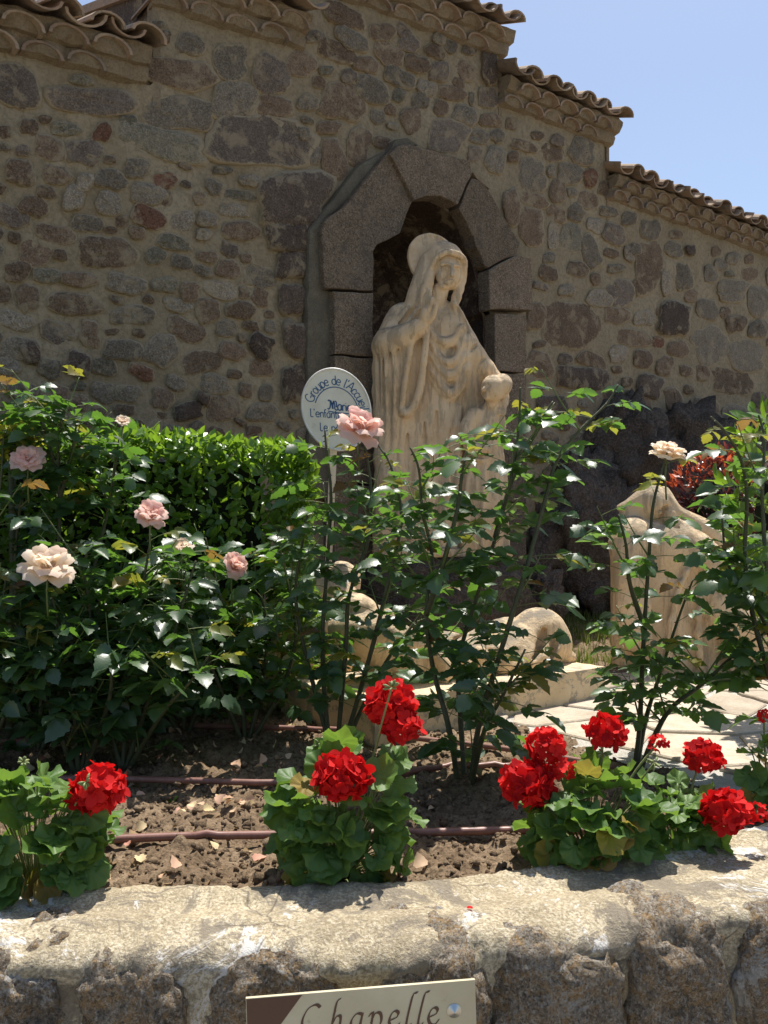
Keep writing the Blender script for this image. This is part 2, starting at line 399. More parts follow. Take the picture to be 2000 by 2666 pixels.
def wall_stone(x, y, w, h, rot, kd):
    rnd = random.Random(int(x * 31 + y)); ro = R(rot)
    n = 20 if w > 45 else 13
    ex = rnd.uniform(2.4, 4.2) if kd != 'd' else 6.0; ph = rnd.uniform(0, 9); ph2 = rnd.uniform(0, 9); sq = rnd.uniform(0, 1.5)
    out = []
    for k in range(n):
        an = 2 * math.pi * (k + rnd.uniform(-.3, .3)) / n
        c, s_ = math.cos(an), math.sin(an)
        rr = (abs(c) ** ex + abs(s_) ** ex) ** (-1 / ex) * (1 + 0.09 * math.sin(2 * an + ph) + 0.06 * math.sin(3 * an + ph2) + 0.05 * math.sin(5 * an + ph) + rnd.uniform(-.07, .06))
        out.append((c * rr * w / 2, s_ * rr * h / 2))
    def W2(dx, dy, off): return W(x + dx * math.cos(ro) - dy * math.sin(ro), y + dx * math.sin(ro) + dy * math.cos(ro), off)
    base = 0.016 * fbm(W(x, y), 1.7) + 0.004
    hi = base + rnd.uniform(0.005, 0.016) + (0.02 if kd == 'd' else 0)
    rings = [(1.05, base - 0.016), (0.98, base + 0.002), (0.88, base + (hi - base) * .8), (0.6, hi), (0.3, hi)]
    V = []; F = []
    for sc, off in rings:
        for dx, dy in out:
            V.append(W2(dx * sc, dy * sc, off + (rnd.uniform(-.006, .005) if sc < 1.03 else 0)))
    m = len(rings)
    for r_ in range(m - 1):
        for k in range(n):
            F.append((r_ * n + k, r_ * n + (k + 1) % n, (r_ + 1) * n + (k + 1) % n, (r_ + 1) * n + k))
    V.append(W2(rnd.uniform(-.1, .1) * w, rnd.uniform(-.1, .1) * h, hi + rnd.uniform(-.004, .006)))
    for k in range(n): F.append(((m - 1) * n + k, (m - 1) * n + (k + 1) % n, len(V) - 1))
    return V, F, [e for e in (1, .8, .42, .12, 0) for _ in range(n)] + [0]


def stone_obj(name, parts, mat):
    Vs, Fs = join([(v, f) for v, f, e in parts]); bm = fix_normals(Vs, Fs); me = bm_mesh(name, bm, mat, True)
    at = me.attributes.new('edge', 'FLOAT', 'POINT'); at.data.foreach_set('value', np.array([q for p_ in parts for q in p_[2]], dtype=np.float32))
    return obj(name, me, wall)
rows_st = []
for row in ST.replace('\n', '').split(';'):
    x, y, w, h, rot, kd = row.split(); rows_st.append((float(x), float(y), float(w) * 1.1, float(h) * 1.1, float(rot), kd))
for r_ in rows_st: stone_obj('stone', [wall_stone(*r_)], M[KIND[r_[5]]])
# smaller stones packed between them
occ = [(r_[0], r_[1], r_[2] * .5, r_[3] * .5) for r_ in rows_st]; rf = random.Random(404); small = {}; nsmall = 0
for _ in range(16000):
    x, y = rf.uniform(-280, 2320), rf.uniform(60, 1400)
    w = rf.uniform(28, 60) * (1.15 - .25 * x / 2000); h = w * rf.uniform(.5, .95)
    if 795 < x < 1400 and y > 365: continue
    q = W(x, y); sq_ = (q - Vector((0, WD, 0))).dot(WU)
    if q.z > wall_top(sq_) - .09: continue
    if any(((x - a) / (c + w * .5 + 5)) ** 2 + ((y - b) / (d + h * .5 + 4)) ** 2 < 1 for a, b, c, d in occ): continue
    occ.append((x, y, w * .5, h * .5)); kd = rf.choice('bbbyygpld'); st_ = (x, y, w, h, rf.uniform(-12, 25), kd if kd != 'd' else 'b')
    nsmall += 1
    if y > 1085 or not 0 < x < 2000: small.setdefault(KIND[st_[5]], []).append(wall_stone(*st_)); nsmall -= 0.5; continue
    if nsmall <= 55: stone_obj('stone', [wall_stone(*st_)], M[KIND[st_[5]]])
    else: small.setdefault(KIND[st_[5]], []).append(wall_stone(*st_))
    if nsmall > 620: break
for mt, parts in small.items(): stone_obj('small_stones', parts, M[mt])['kind'] = 'stuff'

# --- niche surround of dressed granite, each block a piece
surround = obj('niche_lining', None, chapel) if False else None
def block(name, poly, o0, o1, mat, parent, jitter=8.0, bev=0.009):
    pts = []
    for i in range(len(poly)):
        a = poly[i]; b = poly[(i + 1) % len(poly)]
        L = math.hypot(b[0] - a[0], b[1] - a[1]); k = max(1, int(L / 22))
        for j in range(k):
            t = j / k; x = a[0] + (b[0] - a[0]) * t; y = a[1] + (b[1] - a[1]) * t
            pts.append((x + jitter * 0.5 * noise.noise(Vector((x * .03, y * .03, 3.1))), y + jitter * 0.5 * noise.noise(Vector((x * .03, y * .03, 9.7)))))
    Vs = []
    for off in (o0, o1):
        for (x, y) in pts:
            f = W(x, y, o1); s_ = (f - Vector((0, WD, 0)) - WN * o1).dot(WU)
            Vs.append(WS(s_, f.z, off))
    n = len(pts)
    Fs = [tuple(range(n))[::-1], tuple(range(n, 2 * n))] + [(i, (i + 1) % n, n + (i + 1) % n, n + i) for i in range(n)]
    bm = fix_normals(Vs, Fs)
    es = [e for e in bm.edges if len(e.link_faces) == 2 and any(len(f.verts) > 6 for f in e.link_faces)]
    bmesh.ops.bevel(bm, geom=es, offset=bev, segments=2, profile=0.6, affect='EDGES')
    return obj(name, bm_mesh(name, bm, mat, False), parent)
niche = block('niche_jamb', [(872, 926), (973, 933), (978, 1085), (872, 1078)], 0.0, PROUD, M['granite'], chapel)
niche.name = 'niche_surround'; WORLD['niche_surround'] = Matrix.Identity(4)
NB = [
    [(870, 757), (972, 764), (973, 928), (872, 921)],
    [(872, 1084), (978, 1091), (978, 1260), (872, 1255)],
    [(872, 1261), (978, 1266), (978, 1480), (872, 1480)],
    [(1288, 815), (1371, 818), (1371, 968), (1291, 966)],
    [(1291, 972), (1371, 974), (1371, 1135), (1292, 1130)],
    [(1292, 1136), (1371, 1141), (1371, 1310), (1293, 1306)],
    [(1293, 1312), (1371, 1316), (1371, 1480), (1293, 1480)],
    [(1273, 704), (1345, 664), (1384, 672), (1388, 806), (1277, 803)],
    [(1229, 463), (1258, 470), (1354, 634), (1343, 660), (1271, 699), (1262, 690), (1241, 640), (1216, 576), (1195, 540)],
    [(1015, 400), (1036, 378), (1066, 375), (1223, 417), (1229, 455), (1192, 531), (1150, 511), (1110, 510), (1079, 522), (1030, 420)],
    [(1009, 398), (1026, 424), (1074, 526), (1060, 556), (1049, 588), (1040, 608), (1012, 622), (984, 636), (974, 656), (972, 757), (846, 749), (838, 600), (846, 576), (900, 535)],
]
for k, poly in enumerate(NB):
    block('block', poly, 0.0, PROUD + random.uniform(-.012, .012) + (0.02 if k == 9 else 0), M['granite'], niche)
# mortar fillets against the rubble
block('mortar_fillet', [(1005, 392), (1024, 385), (900, 528), (850, 575), (836, 600), (842, 750), (868, 758), (870, 1300), (806, 1300), (800, 820), (806, 600), (868, 520), (940, 425)], -0.02, 0.055, M['mortar_grey'], niche, 10, 0.02)
block('mortar_fillet', [(1232, 448), (1262, 466), (1275, 492), (1240, 462)], -0.02, 0.10, M['mortar_genoise'], niche, 4, 0.01)
block('mortar_fillet', [(1012, 398), (1030, 362), (1062, 358), (1090, 378), (1040, 380)], -0.02, 0.07, M['mortar_grey'], niche, 6, 0.01)

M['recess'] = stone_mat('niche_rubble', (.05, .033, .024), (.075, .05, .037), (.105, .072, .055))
# inside of the niche: reveal and back wall
V = []; F = []
rows = [(0.006, 1.0), (-0.0, 1.07), (-0.25, 1.09), (-0.55, 1.05), (-0.78, 0.88)]
ring = []
for i in range(len(open_s)):
    a = open_s[i]; b = open_s[(i + 1) % len(open_s)]
    k = max(1, int(math.hypot(b[0] - a[0], b[1] - a[1]) / 0.06))
    for j in range(k): ring.append((a[0] + (b[0] - a[0]) * j / k, a[1] + (b[1] - a[1]) * j / k))
n = len(ring)
for off, sc in rows:
    for a, b in ring:
        v = WS(cx_o + (a - cx_o) * sc, cz_o + (b - cz_o) * sc, off)
        V.append(v + Vector((1, 1, 1)) * 0.02 * fbm(v, 9))
for r_ in range(len(rows) - 1):
    for k in range(n): F.append((r_ * n + k, r_ * n + (k + 1) % n, (r_ + 1) * n + (k + 1) % n, (r_ + 1) * n + k))
V.append(WS(cx_o, cz_o, -0.84)); c0 = len(V) - 1
for k in range(n): F.append(((len(rows) - 1) * n + k, (len(rows) - 1) * n + (k + 1) % n, c0))
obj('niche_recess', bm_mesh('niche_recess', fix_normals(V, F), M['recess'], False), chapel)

# --- eaves: two rows of corbelled half tiles in mortar (genoise) and the roof tiles above
def arc_tile(r, th, L, seg=9, taper=0.85, down=True):
    V = []; F = []
    for e, (y, sc) in enumerate(((0, 1.0), (L, taper))):
        for rr in (r * sc, (r - th) * sc):
            for k in range(seg):
                an = math.pi * k / (seg - 1)
                V.append((rr * math.cos(an), y, rr * math.sin(an) * (0.92 if down else -0.92)))
    o = [0, seg, 2 * seg, 3 * seg]
    for k in range(seg - 1):
        F += [(o[0] + k, o[0] + k + 1, o[2] + k + 1, o[2] + k), (o[1] + k, o[3] + k, o[3] + k + 1, o[1] + k + 1),
              (o[0] + k, o[1] + k, o[1] + k + 1, o[0] + k + 1), (o[2] + k, o[2] + k + 1, o[3] + k + 1, o[3] + k)]
    for k in (0, seg - 1): F.append((o[0] + k, o[2] + k, o[3] + k, o[1] + k))
    bm = fix_normals([Vector(v) for v in V], F); return bm
tile_me = bm_mesh('genoise_tile', arc_tile(0.096, 0.015, 0.30), M['tile'], False)
tile_me.transform(Matrix.Diagonal((1, 1, 0.74, 1)))
cover_me = bm_mesh('cover_tile', arc_tile(0.088, 0.014, 0.42, 9, 0.8), M['tile'], False)
chan_me = bm_mesh('channel_tile', arc_tile(0.095, 0.014, 0.42, 9, 0.85, False), M['tile'], False)
for m_ in (cover_me, chan_me): m_.transform(Matrix.Diagonal((1, 1, 0.72, 1)))
YAW = math.atan2(WU.y, WU.x)
for k, (s0, s1, f) in enumerate(sect):
    right_end = k in (0, 1, 2, 3); left_end = k == 4 and False
    e = 0.10 if right_end else 0
    # mortar bodies
    bodies = [(0.00, 0.078, 0.05), (0.078, 0.156, 0.105), (0.145, 0.170, 0.085)]
    row_obj = None
    for ri, (za, zb, out) in enumerate(bodies):
        a, b = s0 - 0.02 * (k != 2), s1 + (out * 0.35 if k in (2, 3) else 0.3)
        if k == 0: b = s1 - 0.05
        if k == 1: b = s1 - 0.03
        nS = max(6, int((b - a) / 0.04)); V = []; F = []
        prof = [(za - 0.015, -0.02), (za, out * 0.72), ((za + zb) / 2, out * 0.93), (zb - .004, out), (zb + 0.006, -0.02)]
        for i in range(nS + 1):
            q = a + (b - a) * i / nS
            for (zz, oo) in prof:
                v = WS(q, f(q) + zz, oo)
                V.append(WS(q, f(q) + zz + 0.016 * fbm(v, 6), oo + (0.034 if ri == 2 else 0.022) * fbm(v, 8)))
        m = len(prof)
        for i in range(nS):
            for j in range(m - 1): F.append((i * m + j, (i + 1) * m + j, (i + 1) * m + j + 1, i * m + j + 1))
        F.append(tuple(range(m))); F.append(tuple(nS * m + j for j in range(m)))
        row_obj = obj('eaves_course', bm_mesh('eaves_course', fix_normals(V, F), M['mortar_genoise'], False), chapel)
        if ri < 2:
            sp = 0.205; n = int((b - a) / sp)
            for i in range(n):
                q = a + 0.1 + sp * (i + 0.5 * (ri % 2)) - 0.02
                if q > b - 0.05: continue
                T = Matrix.Translation(WS(q, f(q) + za - 0.004 + random.uniform(-.006, .006), out + 0.016 + random.uniform(-.008, .008))) @ Matrix.Rotation(YAW + random.uniform(-.05, .05), 4, 'Z') @ Matrix.Rotation(random.uniform(-.05, .05), 4, 'Y')
                obj('tile', tile_me, row_obj, T)
    # roof bed and tiles
    pitch = 0.30
    a, b = s0 - 0.02, s1 + (0.02 if k in (2, 3) else (-0.06 if right_end else 0.3))
    z = 0.138
    v = [WS(a, f(a) + z - .02, 0.02), WS(b, f(b) + z - .02, 0.02), WS(b, f(b) + z + 4.4 * pitch, -4.36), WS(a, f(a) + z + 4.4 * pitch, -4.36)]
    v2 = [p_ - Vector((0, 0, 0.05)) for p_ in v]
    fcs = [(0, 1, 2, 3), (4, 7, 6, 5), (0, 4, 5, 1), (1, 5, 6, 2), (2, 6, 7, 3), (3, 7, 4, 0)]
    roof = obj('roof', bm_mesh('roof', fix_normals(v + v2, fcs), M['tile']), chapel)
    sp = 0.205; n = int((b - a + 0.05) / sp) + 1
    for i in range(n):
        for up in range(4 if k in (3, 4) else 2):
            for cov in (0, 1):
                q = a + sp * (i + 0.5 * cov) + 0.04
                if q > b + 0.04: continue
                o_ = 0.19 - 0.34 * up + random.uniform(-.04, .035) - (0.03 if cov else 0)
                T = Matrix.Translation(WS(q, f(q) + z + (0.14 - o_) * pitch + (0.022 if cov else 0.058) + random.uniform(-.012, .012) + 0.02, o_)) @ Matrix.Rotation(YAW + random.uniform(-.04, .04), 4, 'Z') @ Matrix.Rotation(math.atan(pitch) + 0.03, 4, 'X') @ Matrix.Rotation(random.uniform(-.13, .13), 4, 'Y') @ Matrix.Scale(random.uniform(.92, 1.08), 4)
                obj('tile', cover_me if cov else chan_me, roof, T)

# ------------------------------------------------------------ soil bed, paving, low garden wall
def soil_mat():
    t = NT('soil_brown'); p = t.geo().outputs['Position']
    a = t.noise(p, 9, 6, 0.7); b = t.noise(p, 70, 5, 0.75)
    col = t.ramp(a, [(0.3, (.14, .097, .060)), (0.5, (.225, .160, .102)), (0.65, (.32, .235, .155))])
    col = t.mix(t.ramp(b, [(0.40, 0.75), (0.52, 0.0)]), col, (.065, .044, .028))
    col = t.mix(t.ramp(t.vor(p, 60), [(0.0, 0.5), (0.12, 0.0)]), col, (.36, .29, .21))
    t.color(col); t.setb(Roughness=1.0); t.b.inputs['Specular IOR Level'].default_value = 0.1
    t.normal(t.bump(b, 0.9, 0.012)); return t.m
M['soil'] = soil_mat()
BED = [G(1290, 1880, SOIL_Z), G(1750, 2030, SOIL_Z), G(2040, 2115, SOIL_Z)]       # edge between bed and paving
def bed_edge_x(y):        # x of that edge at depth y
    if y >= BED[0].y: return BED[0].x + (y - BED[0].y) * -0.75
    if y >= BED[1].y: return BED[0].x + (BED[0].y - y) / (BED[0].y - BED[1].y) * (BED[1].x - BED[0].x)
    return BED[1].x + (BED[1].y - y) / (BED[1].y - BED[2].y) * (BED[2].x - BED[1].x)
FRONT = [(-1.8, 1.60), (-0.7, 1.60), (0.0, 1.615), (0.4, 1.68), (0.8, 1.80), (1.2, 1.98), (1.9, 2.45)]
def front_y(x):
    for (a, b), (c, d) in zip(FRONT, FRONT[1:]):
        if a <= x <= c: return b + (d - b) * (x - a) / (c - a)
    return FRONT[0][1] if x < FRONT[0][0] else FRONT[-1][1]
def wall_thick(x): return 0.28 + 0.10 * max(0, min(1, (x - 0.1) / 0.7))
def soil_h(x, y):
    v = Vector((x, y, 0))
    h = SOIL_Z + 0.022 * fbm(v, 2.6, 3) + 0.034 * max(0, fbm(v, 10, 4)) + 0.016 * fbm(v, 32, 4)
    h += 0.10 * max(0.0, min(1.0, (y - 4.2) / 1.8)) * (1 if x > 0.6 else 0.5)
    # dips below the paving
    ex = bed_edge_x(y)
    if y < 4.6: h -= 0.09 * max(0.0, min(1.0, (x - ex - 0.02) / 0.07))
    return h
nx, ny = 420, 330
xs = np.linspace(-2.6, 3.4, nx); tt = np.linspace(0, 1, ny); ys = 1.66 + (7.4 - 1.66) * tt ** 1.7
V = []
for x in xs:
    y0 = front_y(x) + 0.16
    for y in y0 + (7.4 - y0) * tt ** 1.7: V.append((x, y, soil_h(x, y)))
tag(obj('soil_bed', mesh('soil_bed', V, grid_faces(nx, ny), M['soil'])), kind='structure')

# crumbs and clods of earth (nobody could count them)
ico = bmesh.new(); bmesh.ops.create_icosphere(ico, subdivisions=1, radius=1.0)
IV = np.array([v.co[:] for v in ico.verts]); IF = np.array([[v.index for v in f.verts] for f in ico.faces]); ico.free()
def scatter(base_v, base_f, mats, jit=0.0):
    n = len(base_v); V = np.concatenate([base_v @ np.array(m.to_3x3()).T + np.array(m.translation) for m in mats])
    if jit: V = V + rng.normal(0, jit, V.shape) * 0
    F = np.concatenate([base_f + i * n for i in range(len(mats))]); return V, F
ms = []
for i in range(9000):
    y = 1.85 + 2.2 * random.random() ** 1.6; x = random.uniform(-1.5, 1.3)
    if x > bed_edge_x(y) - 0.01 or y < front_y(x) + wall_thick(x) - 0.03: continue
    r_ = random.choice((0.003, 0.004, 0.005, 0.007, 0.010)) * random.uniform(.6, 1.3)
    if random.random() < 0.02: r_ = random.uniform(0.010, 0.020)
    Mx = Matrix.Translation((x, y, soil_h(x, y) + r_ * 0.3)) @ Matrix.Rotation(random.uniform(0, 6.3), 4, Vector((random.random(), random.random(), random.random() + .01))) @ Matrix.Diagonal((r_ * random.uniform(.7, 1.4), r_ * random.uniform(.7, 1.3), r_ * random.uniform(.6, 1), 1))
    ms.append(Mx)
V, F = scatter(IV * (1 + rng.normal(0, .28, (len(IV), 1))), IF, ms)
tag(obj('soil_clods', mesh('soil_clods', V, F, M['soil'], False)), 'crumbly brown clods of earth over the flower bed', 'soil', kind='stuff')

def paving_mat():
    t = NT('paving_stone'); p = t.geo().outputs['Position']
    col = t.ramp(t.noise(p, 6, 6, 0.7), [(0.3, (.34, .275, .20)), (0.5, (.46, .385, .29)), (0.72, (.56, .48, .375))])
    col = t.mix(t.ramp(t.noise(p, 60, 5, 0.7), [(0.4, 0.0), (0.7, 0.5)]), col, (.25, .20, .145))
    r = t.n('ShaderNodeObjectInfo').outputs['Random']
    hs = t.n('ShaderNodeHueSaturation'); t.l(col, hs.inputs['Color']); t.l(t.math('ADD', t.math('MULTIPLY', r, .3), .85), hs.inputs['Value'])
    t.color(hs.outputs[0]); t.setb(Roughness=0.9)
    t.normal(t.bump(t.noise(p, 45, 5, 0.7), 0.6, 0.008)); return t.m
M['paving'] = paving_mat()
M['joint'] = mortar_mat('joint_white', (.55, .51, .44), (.64, .60, .53), (.72, .68, .61), 3)
pv = [(BED[2].x + .5, BED[2].y - .3), (BED[2].x, BED[2].y), (BED[1].x, BED[1].y), (BED[0].x, BED[0].y), (BED[0].x - 0.85, 4.55), (0.75, 4.75), (1.25, 4.95), (3.4, 6.6), (3.4, 2.2)]
pv = [(a - 0.02, b) for a, b in pv]
V = []; F = []
bm = bmesh.new(); f = bm.faces.new([bm.verts.new((a, b, PAVE_Z - 0.006)) for a, b in pv])
bm.normal_update()
if f.normal.z < 0: bmesh.ops.reverse_faces(bm, faces=[f])
pave = obj('paving', bm_mesh('paving', bm, M['joint'])); tag(pave, kind='structure')
sites = []
rp = random.Random(11)
for i in range(-2, 9):
    for j in range(0, 9):
        a = -0.5 + i * 0.40 + (j % 2) * 0.2 + rp.uniform(-.13, .13); b = 2.3 + j * 0.34 + rp.uniform(-.10, .10)
        sites.append((a, b + 0.45 * max(0, a - 1)))
def clip(poly, p, n):          # keep side where (q-p).n <= 0
    out = []
    for i in range(len(poly)):
        a, b = poly[i], poly[(i + 1) % len(poly)]
        da = (a[0] - p[0]) * n[0] + (a[1] - p[1]) * n[1]; db = (b[0] - p[0]) * n[0] + (b[1] - p[1]) * n[1]
        if da <= 0: out.append(a)
        if da * db < 0:
            t = da / (da - db); out.append((a[0] + (b[0] - a[0]) * t, a[1] + (b[1] - a[1]) * t))
    return out
for i, (a, b) in enumerate(sites):
    poly = [(a - .5, b - .5), (a + .5, b - .5), (a + .5, b + .5), (a - .5, b + .5)]
    for j, (c, d) in enumerate(sites):
        if i == j or abs(c - a) > 1.1 or abs(d - b) > 1.1: continue
        L = math.hypot(c - a, d - b); n = ((c - a) / L, (d - b) / L)
        g = rp.uniform(.008, .022)
        poly = clip(poly, ((a + c) / 2 - n[0] * g, (b + d) / 2 - n[1] * g), n)
        if len(poly) < 3: break
    if len(poly) < 3: continue
    # trim to the paving outline along the bed
    for q0, q1 in zip(pv[1:4], pv[2:5]):
        ex, ey = q1[0] - q0[0], q1[1] - q0[1]; L = math.hypot(ex, ey); n = (-ey / L, ex / L)
        if n[0] > 0: n = (-n[0], -n[1])
        poly = clip(poly, (q0[0] - n[0] * 0.02, q0[1] - n[1] * 0.02), n)
        if len(poly) < 3: break
    if len(poly) < 3 or not in_poly(a, b, [(x_, y_) for x_, y_ in pv]): continue
    pts = []
    for k in range(len(poly)):
        p0, p1 = poly[k], poly[(k + 1) % len(poly)]; L = math.hypot(p1[0] - p0[0], p1[1] - p0[1]); m = max(1, int(L / 0.05))
        for q in range(m):
            t = q / m; x = p0[0] + (p1[0] - p0[0]) * t; y = p0[1] + (p1[1] - p0[1]) * t
            pts.append((x + .010 * noise.noise(Vector((x * 14, y * 14, i))), y + .010 * noise.noise(Vector((x * 14, y * 14, i + 50)))))
    n = len(pts)
    if n < 4: continue
    zt = PAVE_Z + rp.uniform(.002, .010)
    Vs = [Vector((x, y, PAVE_Z - .03)) for x, y in pts] + [Vector((x, y, zt)) for x, y in pts]
    bm = fix_normals(Vs, [tuple(range(n))[::-1], tuple(range(n, 2 * n))] + [(k, (k + 1) % n, n + (k + 1) % n, n + k) for k in range(n)])
    bmesh.ops.bevel(bm, geom=[e for e in bm.edges if all(v.co.z > zt - 1e-4 for v in e.verts)], offset=.005, segments=1, affect='EDGES')
    obj('flagstone', bm_mesh('flagstone', bm, M['paving']), pave)

# low wall: mortared top, rough stones in the face
def coping_mat():
    t = NT('coping_weathered'); p = t.geo().outputs['Position']
    big = t.noise(p, 4.5, 6, 0.65); mid = t.noise(p, 26, 6, 0.7); fine = t.noise(p, 150, 4, 0.7)
    col = t.ramp(big, [(0.35, (.34, .275, .175)), (0.5, (.47, .39, .255)), (0.62, (.56, .48, .335))])
    col = t.mix(t.ramp(fine, [(0.42, 0.75), (0.52, 0.0)]), col, (.22, .175, .11))                                # grit
    col = t.mix(t.ramp(fine, [(0.54, 0.0), (0.62, 0.5)]), col, (.66, .60, .48))
    col = t.mix(t.ramp(mid, [(0.50, 0.0), (0.58, 0.5)]), col, (.30, .245, .155))
    col = t.mix(t.ramp(t.noise(p, 5.5, 8, 0.8, 0.8), [(0.515, 0.0), (0.56, 0.8)]), col, (.19, .16, .12))         # dark lichen
    col = t.mix(t.ramp(t.noise(p, 4.6, 8, 0.82, 0.5), [(0.56, 0.0), (0.59, 0.85)]), col, (.64, .62, .58))        # white crust
    cr = t.math('MULTIPLY', t.ramp(t.vor(p, 5.2, 'DISTANCE_TO_EDGE'), [(0.0, 1.0), (0.016, 0.0)]), t.ramp(t.noise(p, 3, 4, 0.6), [(0.48, 0.0), (0.55, 0.85)]))
    col = t.mix(cr, col, (.10, .08, .06))                                                                         # hairline cracks
    t.color(col); t.setb(Roughness=0.97)
    t.normal(t.bump(fine, 1.0, 0.005, t.bump(mid, 0.5, 0.012))); return t.m
def facestone_mat():
    t = NT('face_stone_lichen'); p = t.geo().outputs['Position']
    big = t.noise(p, 8, 6, 0.7); mid = t.noise(p, 40, 6, 0.75); fine = t.noise(p, 170, 4, 0.75)
    col = t.ramp(big, [(0.36, (.18, .135, .09)), (0.5, (.29, .225, .155)), (0.62, (.42, .345, .25))])
    col = t.mix(t.ramp(mid, [(0.48, 0.0), (0.56, 0.85)]), col, (.44, .28, .125))       # orange grains
    col = t.mix(t.ramp(t.noise(p, 115, 4, 0.8), [(0.50, 0.0), (0.58, 0.85)]), col, (.56, .50, .41))
    col = t.mix(t.ramp(fine, [(0.41, 0.7), (0.48, 0.0)]), col, (.07, .056, .045))
    col = t.mix(t.ramp(t.noise(p, 5, 8, 0.82, 0.4), [(0.56, 0.0), (0.60, 0.85)]), col, (.58, .56, .52))
    col = t.mix(t.ramp(t.noise(p, 7, 7, 0.75, 0.3), [(0.54, 0.0), (0.64, 0.5)]), col, (.10, .083, .065))
    t.color(col); t.setb(Roughness=0.95)
    t.normal(t.bump(fine, 1.0, 0.010, t.bump(mid, 1.0, 0.03))); return t.m
M['coping'] = coping_mat(); M['face'] = facestone_mat()
gw = thing('garden_wall', (0, 1.75, 0), 'low rough stone wall with pale mortared top edging the flower bed', 'wall')
V = []; nu = 520
prof = [(0.0, 0.035, 0)] + [(z, 0.03 - 0.012 * z, 0) for z in (0.25, 0.45, 0.52, 0.57, 0.61, 0.65, 0.68)]
top = [(0.705, 0.014), (0.722, 0.022), (0.735, 0.034), (0.743, 0.05), (0.748, 0.07)]
cross = [(z, o) for z, o, _ in prof] + [(z, o) for z, o in top]
nT = 18
for i in range(nu):
    x = -1.6 + 3.3 * i / (nu - 1)
    fy = front_y(x); th = wall_thick(x)
    row = [(fy + o, z) for z, o in cross] + [(fy + 0.07 + (th - 0.07) * (j + 1) / nT, 0.75 + 0.006 * math.sin(j * .5)) for j in range(nT)] + [(fy + th + 0.012, 0.70), (fy + th + 0.012, 0.5)]
    for (y, z) in row:
        v = Vector((x, y, z))
        w = 1.0 if z > 0.3 else 0.4
        a = 0.012 * fbm(v, 3.5, 4) + 0.008 * fbm(v, 14, 4) + 0.005 * fbm(v, 50, 4)
        edge = max(0.0, 1 - abs(z - 0.72) / 0.06) * 0.02 * fbm(v + Vector((9, 0, 0)), 6, 3)
        V.append((x, y - (a * 0.9 + edge) * w if z < 0.744 else y, z + (a * 0.55 if z > 0.66 else 0)))
m = len(cross) + nT + 2
coping = obj('mortar_top', mesh('mortar_top', V, grid_faces(nu, m), M['coping']), gw)
FS = [(-80, 165, 2500, .05), (185, 480, 2478, .055), (520, 935, 2520, .05), (935, 1255, 2470, .05), (1245, 1630, 2430, .06), (1615, 1880, 2420, .05), (1880, 2130, 2400, .06), (2150, 2400, 2350, .05), (-330, -90, 2490, .05)]
for k, (x0, x1, yt, pr) in enumerate(FS):
    A = P(x0, yt, 1.60); B = P(x1, yt, 1.60)
    fyA = front_y(A.x); A = P(x0, yt, front_y(A.x)); B = P(x1, yt, front_y(B.x))
    cxs = (A.x + B.x) / 2; hw = (B - A).length / 2; ztop = random.uniform(.728, .748); zb = ztop - random.uniform(.34, .42)
    cen = Vector((cxs, front_y(cxs) + 0.105, (ztop + zb) / 2)); rot = math.atan2(B.y - A.y, B.x - A.x)
    bm = bmesh.new(); bmesh.ops.create_cube(bm, size=2.0); bmesh.ops.subdivide_edges(bm, edges=bm.edges[:], cuts=21, use_grid_fill=True)
    for v in bm.verts:
        p_ = v.co.copy(); L = (abs(p_.x) ** 4 + abs(p_.y) ** 4 + abs(p_.z) ** 4) ** 0.25; p_ /= L
        q = Vector((p_.x * hw, p_.y * (0.09 + pr * 0.6), p_.z * (ztop - zb) / 2)); q.rotate(Matrix.Rotation(rot, 3, 'Z')); q += cen
        nn = Vector((p_.x ** 3, p_.y ** 3, p_.z ** 3)).normalized()
        q += nn * (0.026 * fbm(q + Vector((k, 0, 0)), 5, 4) + 0.010 * fbm(q, 20, 4) + 0.008 * fbm(q, 60, 4))
        v.co = q
    obj('stone', bm_mesh('stone', bm, M['face'], True), gw)

# ------------------------------------------------------------ brown drip pipes
def pipe_mat():
    t = NT('pipe_brown'); p = t.geo().outputs['Position']
    col = t.ramp(t.noise(p, 20, 4, 0.6), [(0.35, (.17, .075, .055)), (0.7, (.26, .125, .095))])
    col = t.mix(t.ramp(t.noise(p, 90, 3, 0.6), [(0.55, 0.0), (0.75, 0.4)]), col, (.28, .21, .15))
    t.color(col); t.setb(Roughness=0.42); return t.m
M['pipe'] = pipe_mat()
def pipe(pts, r, label):
    w = [G(x, y, SOIL_Z + .02) for x, y in pts]
    pp = smooth_path(w, 8)
    for q in pp: q.z = max(SOIL_Z + .014, soil_h(q.x, q.y) * 0.5 + (SOIL_Z + .014) * 0.5) + r
    V, F = tube(pp, r, 10); o = obj('drip_pipe', mesh('drip_pipe', V, F, M['pipe'])); tag(o, label, 'pipe', 'brown irrigation pipes across the bed')
    return o
pipe([(-60, 2205), (240, 2192), (480, 2182), (720, 2178), (1000, 2174), (1100, 2172), (1410, 2165), (1560, 2170)], .0108, 'front brown irrigation pipe along the soil, nearest the low wall')
pipe([(-60, 2030), (160, 2030), (340, 2032), (520, 2036), (730, 2040), (1000, 2020), (1160, 2000), (1330, 1998), (1480, 2010)], .0100, 'second brown irrigation pipe from the low wall, behind the middle geranium')
pipe([(-60, 1938), (150, 1925), (320, 1902), (480, 1893), (640, 1895), (800, 1900), (960, 1912), (1130, 1930), (1300, 1950), (1500, 1982), (1640, 2010)], .0100, 'brown irrigation pipe curving past the rose stems at the back of the bed')

